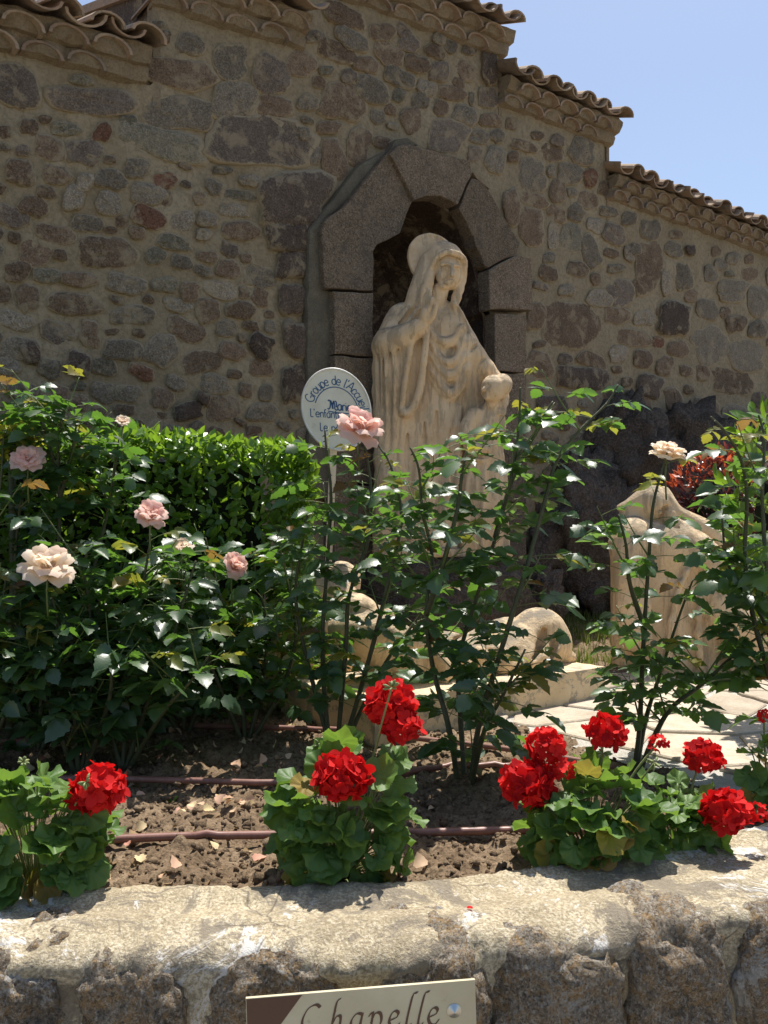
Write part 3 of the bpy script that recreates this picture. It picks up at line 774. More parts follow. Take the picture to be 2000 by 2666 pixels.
# ------------------------------------------------------------ plaque on the low wall
def plaque_mats():
    t = NT('plaque_cream'); p = t.geo().outputs['Position']
    col = t.ramp(t.noise(p, 9, 5, 0.6), [(0.3, (.50, .44, .29)), (0.7, (.60, .55, .39))])
    col = t.mix(t.ramp(t.noise(p, 26, 6, 0.75), [(0.63, 0.0), (0.68, 0.7)]), col, (.36, .30, .20))
    t.color(col); t.setb(Roughness=0.35); M['plq'] = t.m
    t = NT('plaque_brown'); t.color((.10, .05, .032)); t.setb(Roughness=0.4); M['plq_b'] = t.m
    t = NT('steel_screw'); t.color((.6, .6, .58)); t.setb(Roughness=0.28, Metallic=1.0); M['steel'] = t.m
plaque_mats()
pl0 = P(640, 2600, 1.535); pl1 = P(1237, 2551, 1.572)
pu = (pl1 - pl0); PW = pu.length; pu.normalize(); pvz = Vector((0, 0, 1)); pvz = (pvz - pu * pvz.dot(pu)).normalized(); pn = pu.cross(pvz)
if pn.y > 0: pn = -pn
PH = 0.30
plaque = thing('plaque', pl0 - pvz * PH, 'cream and brown plaque reading Chapelle on the low wall', 'plaque')
def pq(a, b, c=0.0): return pl0 + pu * a - pvz * b + pn * c
v = [pq(0, 0, 0), pq(PW, 0, 0), pq(PW, PH, 0), pq(0, PH, 0), pq(0, 0, -.006), pq(PW, 0, -.006), pq(PW, PH, -.006), pq(0, PH, -.006)]
bm = fix_normals(v, [(0, 1, 2, 3), (4, 5, 6, 7), (0, 1, 5, 4), (1, 2, 6, 5), (2, 3, 7, 6), (3, 0, 4, 7)])
obj('panel', bm_mesh('panel', bm, M['plq']), plaque)
v = [pq(.0012, .0012, .0006), pq(PW * .242, .0012, .0006), pq(.0012, PW * .30, .0006)]
obj('corner_triangle', mesh('corner_triangle', v, [(0, 2, 1)], M['plq_b'], False), plaque)
# calligraphic lettering drawn with a broad nib
def pen(strokes, nib=0.0052, ang=40):
    V = []; F = []; a = R(ang); nx_, ny_ = math.cos(a) * nib / 2, math.sin(a) * nib / 2
    for st in strokes:
        pts = smooth_path([Vector((x, y, 0)) for x, y in st], 7)
        o = len(V)
        for q in pts: V += [(q.x - nx_, q.y - ny_), (q.x + nx_, q.y + ny_)]
        for i in range(len(pts) - 1): F.append((o + 2 * i, o + 2 * i + 1, o + 2 * i + 3, o + 2 * i + 2))
        # thickness of the thin strokes
        o = len(V); th = nib * 0.11
        for q in pts: V += [(q.x - th, q.y + th), (q.x + th, q.y - th)]
        for i in range(len(pts) - 1): F.append((o + 2 * i, o + 2 * i + 1, o + 2 * i + 3, o + 2 * i + 2))
    return V, F
GLY = {   # unit = x height, italic; (advance, strokes)
 'C': (1.5, [[(1.25, 1.55), (1.0, 1.72), (.55, 1.5), (.22, .9), (.25, .3), (.62, .02), (1.0, .15), (1.2, .4)]]),
 'h': (1.02, [[(.78, 1.95), (.55, 1.75), (.35, 1.0), (.1, 0)], [(.2, .45), (.5, .95), (.72, .95), (.7, .6), (.6, .12), (.75, .02), (.92, .18)]]),
 'a': (1.0, [[(.86, .95), (.55, 1.02), (.22, .65), (.2, .15), (.42, .03), (.66, .35), (.86, .95)], [(.86, 1.0), (.72, .4), (.70, .1), (.82, .02), (.98, .2)]]),
 'p': (1.0, [[(.12, .8), (.3, 1.0), (.34, .8), (.0, -.75)], [(.25, .5), (.5, .95), (.78, .92), (.82, .5), (.58, .06), (.3, .06), (.2, .2)]]),
 'e': (.82, [[(.22, .48), (.6, .62), (.72, .85), (.55, 1.0), (.3, .8), (.17, .4), (.3, .05), (.55, .05), (.78, .3)]]),
 'l': (.62, [[(.95, 1.92), (.72, 1.85), (.5, 1.2), (.25, .2), (.35, .02), (.55, .2)]]),
}
xh = 0.031; penx = PW * .222; base = .0735
Vt = []; Ft = []
for ch in 'Chapelle':
    adv, st = GLY[ch]
    V, F = pen([[(x * xh, y * xh) for x, y in s_] for s_ in st], 0.0062)
    o = len(Vt); lay = .0008
    Vt += [pq(penx + x, base - y, lay + (k // 2) * 1e-7) for k, (x, y) in enumerate(V)]; Ft += [tuple(i + o for i in f) for f in F]
    penx += adv * xh * 1.09
obj('lettering', mesh('lettering', Vt, Ft, M['plq_b'], False), plaque)
# screw head: shallow cone
c = pq(PW * .903, .0515, .001); V = [c + pn * .007]; F = []
for k in range(24):
    a = 2 * math.pi * k / 24; V.append(c + (pu * math.cos(a) + pvz * math.sin(a)) * .0128)
for k in range(24): F.append((0, 1 + k, 1 + (k + 1) % 24))
for k in range(24):
    a = 2 * math.pi * k / 24; V.append(c + (pu * math.cos(a) + pvz * math.sin(a)) * .0135 - pn * .002)
for k in range(24): F.append((1 + k, 25 + k, 25 + (k + 1) % 24, 1 + (k + 1) % 24))
obj('screw_head', bm_mesh('screw_head', fix_normals(V, F), M['steel']), plaque)

# ------------------------------------------------------------ carved figures: a small solid modeller (distance fields + surface nets)
class Sculpt:
    def __init__(s, lo, hi, h):
        s.h = h; s.lo = np.array(lo, float); n = np.ceil((np.array(hi) - s.lo) / h).astype(int) + 1
        s.n = n; s.f = np.full(n, 1e3, dtype=np.float32)
        s.ax = [s.lo[i] + h * np.arange(n[i], dtype=np.float32) for i in range(3)]
    def box(s, lo, hi):
        a = [max(0, int((lo[i] - s.lo[i]) / s.h) - 1) for i in range(3)]; b = [min(s.n[i], int((hi[i] - s.lo[i]) / s.h) + 3) for i in range(3)]
        sl = tuple(slice(a[i], max(a[i], b[i])) for i in range(3))
        X = s.ax[0][sl[0]][:, None, None]; Y = s.ax[1][sl[1]][None, :, None]; Z = s.ax[2][sl[2]][None, None, :]
        return sl, X, Y, Z
    def add(s, sl, d, k, cut=False):
        g = s.f[sl]
        if g.size == 0: return
        if cut:
            h = np.clip(0.5 - 0.5 * (g + d) / k, 0, 1); s.f[sl] = g + (-d - g) * h + k * h * (1 - h)
        else:
            h = np.clip(0.5 + 0.5 * (g - d) / k, 0, 1); s.f[sl] = g + (d - g) * h - k * h * (1 - h)
    def cap(s, a, b, ra, rb=None, k=8, cut=False):
        rb = ra if rb is None else rb; a = np.array(a, float); b = np.array(b, float); m = max(ra, rb) + k + 3
        sl, X, Y, Z = s.box(np.minimum(a, b) - m, np.maximum(a, b) + m)
        ba = b - a; L = max(1e-6, ba @ ba)
        t = np.clip(((X - a[0]) * ba[0] + (Y - a[1]) * ba[1] + (Z - a[2]) * ba[2]) / L, 0, 1)
        d = np.sqrt((X - a[0] - t * ba[0]) ** 2 + (Y - a[1] - t * ba[1]) ** 2 + (Z - a[2] - t * ba[2]) ** 2) - (ra + (rb - ra) * t)
        s.add(sl, d, k, cut)
    def path(s, pts, rad, k=8, cut=False, n=3):
        pts = [Vector(p) for p in pts]; q = smooth_path(pts, n); m = len(q)
        rad = [rad] * len(pts) if isinstance(rad, (int, float)) else rad
        rr = np.interp(np.linspace(0, len(pts) - 1, m), np.arange(len(pts)), rad)
        for i in range(m - 1): s.cap(q[i], q[i + 1], rr[i], rr[i + 1], k, cut)
    def ell(s, c, r, k=8, cut=False, rot=None):
        c = np.array(c, float); m = max(r) + k + 3
        sl, X, Y, Z = s.box(c - m, c + m); x, y, z = X - c[0], Y - c[1], Z - c[2]
        if rot is not None:
            Rm = np.array(rot.transposed()); x, y, z = (Rm[i, 0] * x + Rm[i, 1] * y + Rm[i, 2] * z for i in range(3))
        k0 = np.sqrt((x / r[0]) ** 2 + (y / r[1]) ** 2 + (z / r[2]) ** 2)
        k1 = np.sqrt((x / r[0] ** 2) ** 2 + (y / r[1] ** 2) ** 2 + (z / r[2] ** 2) ** 2) + 1e-6
        s.add(sl, (k0 * (k0 - 1) / k1).astype(np.float32), k, cut)
    def disc(s, c, nrm, r, th, k=3):
        c = np.array(c, float); n = np.array(Vector(nrm).normalized()); m = r + k + 4
        sl, X, Y, Z = s.box(c - m, c + m); x, y, z = X - c[0], Y - c[1], Z - c[2]
        hgt = x * n[0] + y * n[1] + z * n[2]; rad = np.sqrt(np.maximum(0, x * x + y * y + z * z - hgt * hgt))
        qx = rad - r; qy = np.abs(hgt) - th
        s.add(sl, np.sqrt(np.maximum(qx, 0) ** 2 + np.maximum(qy, 0) ** 2) + np.minimum(np.maximum(qx, qy), 0), k)
    def loft(s, rows, k=10, fold=None, yaw=0.0):      # rows: (z, cx, cy, rx, ry) by rising z
        rows = sorted(rows); a = np.array(rows, float); m = max(a[:, 3].max(), a[:, 4].max()) * 1.3 + k
        sl, X, Y, Z = s.box((a[:, 1].min() - m, a[:, 2].min() - m, a[0, 0] - k - 3), (a[:, 1].max() + m, a[:, 2].max() + m, a[-1, 0] + k + 3))
        z = Z[0, 0]; it = lambda c: np.interp(z, a[:, 0], a[:, c])[None, None, :]
        # smooth the rows a little
        dx, dy = X - it(1), Y - it(2); rx, ry = it(3), it(4)
        th = np.arctan2(dx, -dy) - yaw
        q = np.sqrt((dx / rx) ** 2 + (dy / ry) ** 2)
        mod = 1.0 if fold is None else fold(th, Z)
        d = (q - mod) * np.minimum(rx, ry) * 0.9
        d = np.maximum(d, np.maximum(a[0, 0] - Z, Z - a[-1, 0]))
        s.add(sl, d.astype(np.float32), k)
    def box3(s, lo, hi, r, k=3):
        c = (np.array(lo) + np.array(hi)) / 2; hs = (np.array(hi) - np.array(lo)) / 2 - r
        sl, X, Y, Z = s.box(np.array(lo) - k - 3, np.array(hi) + k + 3)
        q = [np.abs(A - c[i]) - hs[i] for i, A in enumerate((X, Y, Z))]
        d = np.sqrt(sum(np.maximum(v, 0) ** 2 for v in q)) + np.minimum(np.maximum(q[0], np.maximum(q[1], q[2])), 0) - r
        s.add(sl, d.astype(np.float32), k)
    def net(s):
        f = s.f; ins = f < 0
        cnt = sum(ins[a:f.shape[0] - 1 + a, b:f.shape[1] - 1 + b, c:f.shape[2] - 1 + c].astype(np.int8) for a in (0, 1) for b in (0, 1) for c in (0, 1))
        act = np.argwhere((cnt > 0) & (cnt < 8)); vid = np.full(cnt.shape, -1, dtype=np.int64); vid[tuple(act.T)] = np.arange(len(act))
        off = np.array([(a, b, c) for a in (0, 1) for b in (0, 1) for c in (0, 1)]); vals = [f[tuple((act + o).T)] for o in off]
        acc = np.zeros((len(act), 3)); num = np.zeros(len(act))
        for i in range(8):
            for j in range(i + 1, 8):
                if np.abs(off[i] - off[j]).sum() != 1: continue
                m = (vals[i] < 0) != (vals[j] < 0); t = np.where(m, vals[i] / np.where(m, vals[i] - vals[j], 1), 0)
                acc += m[:, None] * (off[i] + t[:, None] * (off[j] - off[i])); num += m
        V = s.lo + s.h * (act + acc / num[:, None]); F = []
        for ax in range(3):
            b, c = [(1, 2), (2, 0), (0, 1)][ax]
            sa = [slice(None)] * 3; sb = [slice(None)] * 3; sa[ax] = slice(0, -1); sb[ax] = slice(1, None)
            ch = ins[tuple(sa)] != ins[tuple(sb)]; e = np.argwhere(ch)
            e = e[(e[:, b] > 0) & (e[:, c] > 0) & (e[:, b] < f.shape[b] - 1) & (e[:, c] < f.shape[c] - 1)]
            ub = np.zeros(3, int); ub[b] = 1; uc = np.zeros(3, int); uc[c] = 1
            q = np.stack([vid[tuple((e - ub - uc).T)], vid[tuple((e - uc).T)], vid[tuple(e.T)], vid[tuple((e - ub).T)]], 1)
            fl = ins[tuple(e.T)]; q[~fl] = q[~fl][:, ::-1]; F.append(q)
        return V, np.concatenate(F)

def carved_mat():
    t = NT('carved_cream_stone'); g = t.geo(); p = g.outputs['Position']
    a = t.noise(p, 5, 6, 0.65); b = t.noise(p, 45, 5, 0.7); c = t.noise(p, 190, 3, 0.6)
    col = t.ramp(a, [(0.3, (.57, .41, .235)), (0.5, (.69, .515, .32)), (0.72, (.75, .59, .395))])
    col = t.mix(t.ramp(b, [(0.55, 0.0), (0.8, 0.35)]), col, (.40, .28, .16))
    # grey weathering where rain lies
    sx = t.n('ShaderNodeSeparateXYZ'); t.l(g.outputs['Normal'], sx.inputs[0])
    up = t.math('MULTIPLY', t.ramp(sx.outputs[2], [(0.45, 0.0), (0.85, 1.0)]), t.ramp(t.noise(p, 9, 6, 0.75), [(0.42, 0.0), (0.53, 0.9)]))
    col = t.mix(up, col, (.215, .19, .15))
    mp = t.n('ShaderNodeMapping'); mp.inputs['Scale'].default_value = (9, 9, 1.4); t.l(p, mp.inputs['Vector'])
    col = t.mix(t.ramp(t.noise(mp.outputs[0], 2.0, 6, 0.7), [(0.50, 0.0), (0.58, 0.55)]), col, (.30, .235, .16))
    t.color(col); t.setb(Roughness=0.9); t.b.inputs['Specular IOR Level'].default_value = 0.2
    t.normal(t.bump(c, 0.5, 0.004, t.bump(b, 0.7, 0.012))); return t.m
M['carved'] = carved_mat()

def to_world(V, cx, d, sc, yz=1333):        # modeller units (photo-sized, depth in the same unit) to metres
    w = np.empty_like(V); w[:, 0] = (cx - 1000) * sc + (V[:, 0] - cx) * sc; w[:, 1] = d + V[:, 1] * sc; w[:, 2] = EYE + V[:, 2] * sc; return w
def rough(V, a=0.0025, sc=18):
    for i in range(len(V)):
        v = Vector(V[i]); n = fbm(v, sc, 3); V[i] += np.array((noise.noise(v * sc), noise.noise(v * sc + Vector((7, 3, 1))), n)) * a
    return V
Zp = lambda y: 1333 - y
def p3(x, y, dep=0):            # a point seen at x, y, lying dep in front of (-) or behind the figure's axis
    k = 1 + dep / FPX; return (1000 + (x - 1000) * k, dep, Zp(y) * k)

# --- the standing woman with the child: x and height as she stands, depth towards the viewer negative
D_ST = 5.2; SC = D_ST / FPX
statue = thing('statue', P(1130, 1440, D_ST), 'cream stone statue of a veiled woman with raised hand and child before the niche', 'statue')
S = Sculpt((955, -155, Zp(1446)), (1352, 125, Zp(612)), 3.0)
def sf(th, Z):
    w = np.clip((Zp(1010) - Z) / 240, 0, 1)
    return 1 + w * (0.045 * np.cos(9 * th + 0.6 + Z * .0035) + 0.035 * np.cos(5 * th - 1.1 + Z * .006) + 0.02 * np.cos(15 * th + 2 - Z * .004))
S.loft([(Zp(1446), 1112, 0, 124, 82), (Zp(1330), 1116, 0, 116, 78), (Zp(1200), 1122, 0, 106, 74), (Zp(1090), 1130, -2, 96, 68), (Zp(1010), 1138, -3, 88, 62),
        (Zp(930), 1132, -4, 82, 60), (Zp(870), 1122, -2, 84, 54), (Zp(825), 1116, 0, 74, 46), (Zp(795), 1120, 0, 54, 36), (Zp(778), 1126, 0, 32, 26)], 12, sf, 0.6)
S.ell(p3(1050, 822, 0), (30, 34, 32), 22); S.ell(p3(1176, 820, -8), (24, 28, 26), 22)
S.ell(p3(1152, 868, -34), (54, 28, 46), 30)
# cape over her right upper arm, forearm, wide sleeve hanging from it
S.path([p3(1042, 826, -8), p3(1024, 866, -32), p3(1010, 902, -50)], [30, 30, 30], 18)
S.path([p3(1000, 898, -54), p3(1045, 880, -80), p3(1085, 856, -98), p3(1104, 846, -104)], [30, 27, 20, 14], 12)
def slv(th, Z): return 1 + 0.05 * np.cos(10 * th + 1.2 + Z * .004) + 0.035 * np.cos(17 * th + .4)
S.loft([(Zp(1330), 1024, -30, 28, 22), (Zp(1200), 1028, -38, 42, 28), (Zp(1100), 1034, -48, 48, 32), (Zp(1060), 1036, -51, 52, 36), (Zp(980), 1036, -52, 56, 40), (Zp(905), 1034, -52, 54, 40), (Zp(880), 1036, -54, 40, 32)], 16, slv)
S.path([p3(1112, 858, -104), p3(1108, 905, -100), p3(1100, 965, -94), p3(1092, 1018, -90), p3(1078, 1058, -88), p3(1060, 1076, -86), p3(1044, 1068, -84), p3(1034, 1035, -84), p3(1032, 980, -88)], [6, 7, 7.5, 8, 8, 8, 8, 7, 5], 9)
S.path([p3(1090, 884, -112), p3(1082, 930, -104), p3(1072, 990, -98), p3(1062, 1045, -96)], [9, 10, 9, 6], 7, True)
S.path([p3(1072, 882, -98), p3(1064, 940, -94), p3(1052, 1010, -92), p3(1048, 1050, -90)], [6, 7, 6, 5], 8)
for x, q in ((1000, -78), (1018, -88), (1036, -94)): S.path([p3(x, 905, q + 4), p3(x + 1, 985, q), p3(x - 2, 1078, q + 8)], [3.4, 4.6, 4.6], 4, True)
# mantle falling behind the sleeve to the ground at the left
S.path([p3(990, 920, -20), p3(994, 1080, -30), p3(1004, 1250, -44), p3(1000, 1436, -50)], [18, 20, 24, 30], 18)
# hand: palm, four fingers, thumb
S.path([p3(1100, 850, -104), p3(1106, 830, -112), p3(1110, 812, -116)], [13, 13, 13], 4)
S.ell(p3(1109, 820, -116), (14, 13, 21), 4)
for dep, dx, tip in ((-126, 12, 774), (-121, 6, 758), (-114, 0, 752), (-108, -6, 766)):
    S.path([p3(1109 + dx * .8, 808, dep * .985), p3(1112 + dx, 784, dep - 2), p3(1114 + dx * .9, tip, dep)], [6.2, 5.6, 4.0], 2)
S.path([p3(1118, 836, -118), p3(1130, 818, -128), p3(1135, 796, -133)], [7.5, 6.6, 4.8], 2.5)
# her left arm under the mantle, down to the child
S.path([p3(1180, 832, -14), p3(1204, 880, -30), p3(1236, 930, -34), p3(1278, 978, -36)], [24, 28, 27, 20], 14)
S.path([p3(1210, 930, -20), p3(1224, 1000, -24), p3(1234, 1080, -26)], [26, 26, 24], 20)
S.path([p3(1284, 978, -38), p3(1306, 1010, -44), p3(1312, 1050, -62)], [16, 14, 12], 8)
for x in (1302, 1309, 1316): S.path([p3(x, 1046, -70), p3(x - 2, 1078, -84)], [5, 3.8], 3)
for q in ((1200, 872), (1220, 908), (1242, 942)): S.path([p3(q[0] - 16, q[1] + 14, -58), p3(q[0], q[1] + 9, -66), p3(q[0] + 20, q[1] - 10, -56)], 1.8, 7, True)
# soft swags across the breast, the lowest a V
for pts, r, dd in (([(1108, 846), (1122, 876), (1152, 892), (1186, 884), (1206, 850)], 6, 0), ([(1114, 886), (1134, 926), (1166, 946), (1194, 932), (1210, 888)], 8, -2),
               ([(1116, 924), (1140, 962), (1170, 980), (1198, 966), (1214, 926)], 7, -1), ([(1120, 964), (1146, 1004), (1175, 1028), (1200, 1002), (1218, 956)], 7, 1)):
    S.path([p3(x, y, dd - 54 - 14 * math.cos((x - 1160) / 55)) for x, y in pts], r * .9, 16)
    S.path([p3(x, y + r * 1.9, dd - 64 - 16 * math.cos((x - 1160) / 55)) for x, y in pts], 3.0, 9, True)
for x0, x1, a, b in ((1092, 1070, 1080, 1440), (1122, 1104, 1050, 1440), (1160, 1150, 1100, 1440), (1196, 1182, 1060, 1440), (1046, 1030, 1110, 1440)):
    S.path([p3(x0, a, -54), p3((x0 + x1) / 2 + 4, (a + b) / 2, -70), p3(x1, b, -76)], [5, 8, 10], 10)
    S.path([p3(x0 + 15, a + 20, -62), p3((x0 + x1) / 2 + 19, (a + b) / 2, -80), p3(x1 + 18, b, -88)], [3, 5, 6], 7, True)
S.ell(p3(1014, 1240, -56), (28, 26, 36), 16); S.path([p3(1000, 1222, -84), p3(1022, 1238, -88), p3(1040, 1228, -82)], 3, 6, True)
# neck, veil and face turned down to the right
S.path([p3(1124, 800, -18), p3(1146, 756, -28)], [24, 20], 10)
S.ell(p3(1160, 688, -12), (50, 46, 60), 8, rot=Matrix.Rotation(R(-14), 3, 'Y'))
S.path([p3(1116, 676, -6), p3(1102, 724, -14), p3(1088, 770, -24), p3(1076, 796, -34)], [20, 23, 24, 18], 12)
S.path([p3(1124, 706, -36), p3(1108, 752, -50), p3(1092, 798, -54)], [9, 11, 9], 9)
S.path([p3(1200, 690, -18), p3(1200, 732, -20), p3(1184, 790, -32)], [13, 12, 11], 9)
FR = Matrix.Rotation(R(-16), 3, 'Y')
S.ell(p3(1170, 716, -66), (35, 34, 50), 4, True, FR); S.ell(p3(1150, 772, -56), (20, 24, 26), 8, True)
S.path([p3(1134, 796, -24), p3(1150, 750, -30)], [20, 18], 5)
S.ell(p3(1167, 708, -30), (35, 36, 47), 2.5, rot=FR)
S.ell(p3(1156, 744, -50), (13, 12, 10), 6); S.ell(p3(1148, 722, -52), (12, 10, 14), 8)
S.path([p3(1122, 704, -42), p3(1136, 674, -60), p3(1164, 656, -68), p3(1192, 662, -60), p3(1210, 682, -40), p3(1208, 712, -30)], 6.5, 5)   # rolled edge of the veil
S.path([p3(1122, 704, -42), p3(1122, 738, -48), p3(1112, 778, -58)], 6, 6)
S.path([p3(1176, 690, -68), p3(1178, 704, -75), p3(1178, 717, -80)], [3.6, 5, 6.6], 2.5)
S.ell(p3(1159, 698, -72), (10, 8, 5.5), 3.5, True); S.ell(p3(1193, 700, -63), (8, 9, 5.5), 3.5, True)
S.ell(p3(1160, 699.5, -64), (7, 5, 4), 1.8); S.ell(p3(1191, 701.5, -57), (6, 5, 4), 1.8)
S.path([p3(1148, 690, -66), p3(1160, 686, -70), p3(1172, 689, -70)], 3.6, 3); S.path([p3(1182, 690, -69), p3(1200, 694, -59)], 3.4, 3)
S.path([p3(1160, 734, -67), p3(1170, 731.5, -71), p3(1180, 733, -68)], 3.8, 2); S.path([p3(1163, 738.5, -66), p3(1170, 739, -69), p3(1178, 738, -66)], 3.0, 2); S.path([p3(1159, 735.8, -73), p3(1182, 735.6, -73)], 2.0, 1.2, True)
# folds of the cape on the shoulders
for a in (([(1066, 800), (1040, 832), (1004, 860)], -50), ([(1086, 806), (1060, 846), (1024, 868)], -66), ([(1184, 790), (1200, 820), (1212, 850)], -46)):
    S.path([p3(x, y, a[1]) for x, y in a[0]], 5, 12); S.path([p3(x + 4, y + 10, a[1] - 6) for x, y in a[0]], 3, 8, True)
# child, leaning on her side and looking up
def cf(th, Z): return 1 + np.clip((Zp(1180) - Z) / 60, 0, 1) * (0.06 * np.cos(8 * th + 1) + .035 * np.cos(13 * th))
S.loft([(Zp(1446), 1248, -55, 66, 52), (Zp(1300), 1250, -55, 60, 48), (Zp(1195), 1256, -55, 50, 42), (Zp(1180), 1257, -55, 46, 38), (Zp(1120), 1260, -55, 50, 38), (Zp(1078), 1266, -52, 40, 30), (Zp(1055), 1276, -52, 20, 20)], 7, cf)
S.path([p3(1278, 1060, -70), p3(1284, 1030, -84)], [15, 15], 5); S.ell(p3(1284, 1012, -90), (31, 30, 35), 3); S.ell(p3(1308, 1002, -80), (25, 29, 28), 5)
S.path([p3(1264, 1008, -108), p3(1257, 1017, -111)], [4, 4.6], 2.5); S.ell(p3(1268, 1034, -102), (9, 10, 8), 4)
S.ell(p3(1270, 1005, -116), (6, 6, 4), 2.5, True); S.path([p3(1260, 1026, -112), p3(1274, 1029, -114)], 1.8, 2, True)
S.path([p3(1236, 1078, -72), p3(1216, 1112, -86), p3(1218, 1148, -94), p3(1240, 1166, -104), p3(1264, 1168, -108)], [19, 17, 15, 13, 10], 6)
for k in range(4): S.path([p3(1262, 1162 + k * 5, -108), p3(1278, 1158 + k * 6, -104)], [4, 3], 2)
S.path([p3(1212, 1190, -84), p3(1256, 1198, -98), p3(1300, 1186, -80)], 4, 4)
S.path([p3(1290, 1100, -80), p3(1288, 1160, -86), p3(1290, 1300, -92), p3(1288, 1440, -96)], [4, 4, 6, 6], 6)
for x in (1222, 1248, 1272): S.path([p3(x, 1215, -96), p3(x - 4, 1320, -106), p3(x - 6, 1440, -112)], [3, 5, 6], 6, True)
S.box3((985, -95, Zp(1446)), (1322, 80, Zp(1424)), 5, 4)
V, F = S.net(); V = rough(to_world(V, 1130, D_ST, SC), 0.003, 16)
obj('figures', mesh('figures', V, F, M['carved']), statue)
H = Sculpt((1040, -30, Zp(760)), (1215, 80, Zp(590)), 2.4)
H.disc(p3(1126, 676, 22), (0.36, -0.91, 0.12), 71, 6, 3)
for k in range(22):
    a = 2 * math.pi * k / 22; u_ = Vector((.88, .42, 0)).normalized(); c_ = Vector(p3(1126, 676, 22)) + (u_ * math.cos(a) + Vector((0, .13, .99)) * math.sin(a)) * 59 + Vector((.36, -.91, .12)) * 7
    H.ell(tuple(c_), (6, 5, 6), 2.5, True)
V, F = H.net(); V = rough(to_world(V, 1130, D_ST, SC), 0.002, 22)
obj('halo', mesh('halo', V, F, M['carved']), statue)

# --- rough rock the statue stands on, and the outcrop at the foot of the wall
def boulder(name, c, r, seed, mat, label, cat, group=None, amp=0.22, sub=4, flat_top=None):
    bm = bmesh.new(); bmesh.ops.create_icosphere(bm, subdivisions=sub + 1, radius=1.0)
    for v in bm.verts:
        p_ = v.co.copy(); q = p_ + Vector((seed * 3.7, seed, -seed))
        k = 1 + amp * fbm(q, 1.3, 5) + amp * 0.55 * (abs(fbm(q, 2.6, 5)) * 2 - .5) + 0.035 * fbm(q, 12, 3)
        cell = noise.cell(q * 2.2) * 0.05
        p_ = Vector((p_.x * r[0], p_.y * r[1], p_.z * r[2])) * (k + cell * 0)
        if flat_top is not None: p_.z = min(p_.z, flat_top + 0.02 * fbm(q, 4))
        v.co = p_ + Vector(c)
    o = obj(name, bm_mesh(name, bm, mat, True)); return tag(o, label, cat, group)
b0 = P(1150, 1560, D_ST)
boulder('rock_plinth', (b0.x, D_ST, 0.98), (0.50, 0.34, 0.42), 2, M['rock'], 'rough boulder plinth carrying the statue of the veiled woman', 'rock', amp=.16, flat_top=1.312 - 0.98)
for k, (x, y, d, r, lab) in enumerate((
        (1500, 1400, 6.45, (.42, .30, .62), 'tall dark rock face beside the right jamb of the niche'),
        (1620, 1230, 6.75, (.50, .30, .55), 'jutting dark bedrock at the foot of the chapel wall'),
        (1800, 1230, 7.3, (.60, .30, .50), 'dark bedrock behind the red leaved shrub'),
        (1400, 1570, 5.62, (.14, .15, .26), 'small rough boulder beside the rock plinth'),
        (1580, 1480, 6.5, (.45, .35, .45), 'shaded lower bedrock left of the kneeling figure'),
        (2010, 1240, 7.9, (.6, .35, .5), 'rightmost dark bedrock at the edge of the picture'))):
    b = P(x, y, d); boulder('rock_outcrop', b, r, 5 + k, M['rock'], lab, 'rock', 'bedrock along the foot of the wall', amp=.30)

# --- figure lying on a slab, raised knees at the right, and a helper bending over at the left
SLAB_U = Vector((0.795, 0.606, 0)); SLAB_V = Vector((-0.606, 0.795, 0))
sl_r = G(1575, 1812, PAVE_Z + .002); sl_l = sl_r - SLAB_U * 1.30
def slab_mat():
    t = NT('slab_plaster_flaking'); p = t.geo().outputs['Position']
    col = t.ramp(t.noise(p, 7, 5, 0.6), [(0.3, (.58, .44, .26)), (0.7, (.68, .54, .35))])
    col = t.mix(t.ramp(t.noise(p, 11, 7, 0.75, 0.3), [(0.53, 0.0), (0.56, 0.9)]), col, (.33, .285, .215))
    t.color(col); t.setb(Roughness=0.92); t.normal(t.bump(t.noise(p, 60, 5, 0.7), 0.5, 0.008)); return t.m
M['slab'] = slab_mat()
def slab(o, u, v, L, Wd, z0, z1, label, name, mat):
    bm = bmesh.new(); bmesh.ops.create_cube(bm, size=1.0)
    bmesh.ops.subdivide_edges(bm, edges=bm.edges[:], cuts=14, use_grid_fill=True)
    for vt in bm.verts:
        q = vt.co.copy(); w = o + u * ((q.x + .5) * L) + v * ((q.y + .5) * Wd) + Vector((0, 0, z0 + (q.z + .5) * (z1 - z0) - o.z))
        w += Vector((fbm(w, 9), fbm(w + Vector((4, 4, 4)), 9), fbm(w, 11))) * 0.006; vt.co = w
    bmesh.ops.recalc_face_normals(bm, faces=bm.faces[:])
    return tag(obj(name, bm_mesh(name, bm, mat, False)), label, 'slab')
slab(sl_l, SLAB_U, SLAB_V, 1.30, 0.66, PAVE_Z - .02, PAVE_Z + .135, 'flaking cream stone slab under the reclining figure', 'stone_slab', M['slab'])
def local_world(V, o, u, v): return np.array(o) + V[:, :1] * np.array(u) + V[:, 1:2] * np.array(v) + V[:, 2:] * np.array((0, 0, 1.0))
recl = thing('reclining_statue', sl_l + SLAB_U * .6 + SLAB_V * .3, 'cream stone reclining figure with raised knee lying on the flaking slab', 'statue')
S = Sculpt((-8, -8, 10), (140, 74, 70), 0.9)       # centimetres along the slab, across, up
S.path([(38, 34, 22), (62, 33, 21), (84, 32, 22), (100, 31, 21)], [12, 11, 11, 9], 6)
S.path([(84, 26, 24), (104, 24, 36), (113, 24, 44)], [10, 9, 8], 5); S.path([(113, 24, 44), (119, 23, 32), (121, 22, 20)], [8, 8, 6], 5)
S.path([(84, 40, 24), (102, 42, 32), (112, 42, 36)], [9, 8, 7], 5); S.path([(112, 42, 36), (118, 40, 20)], [7, 6], 4)
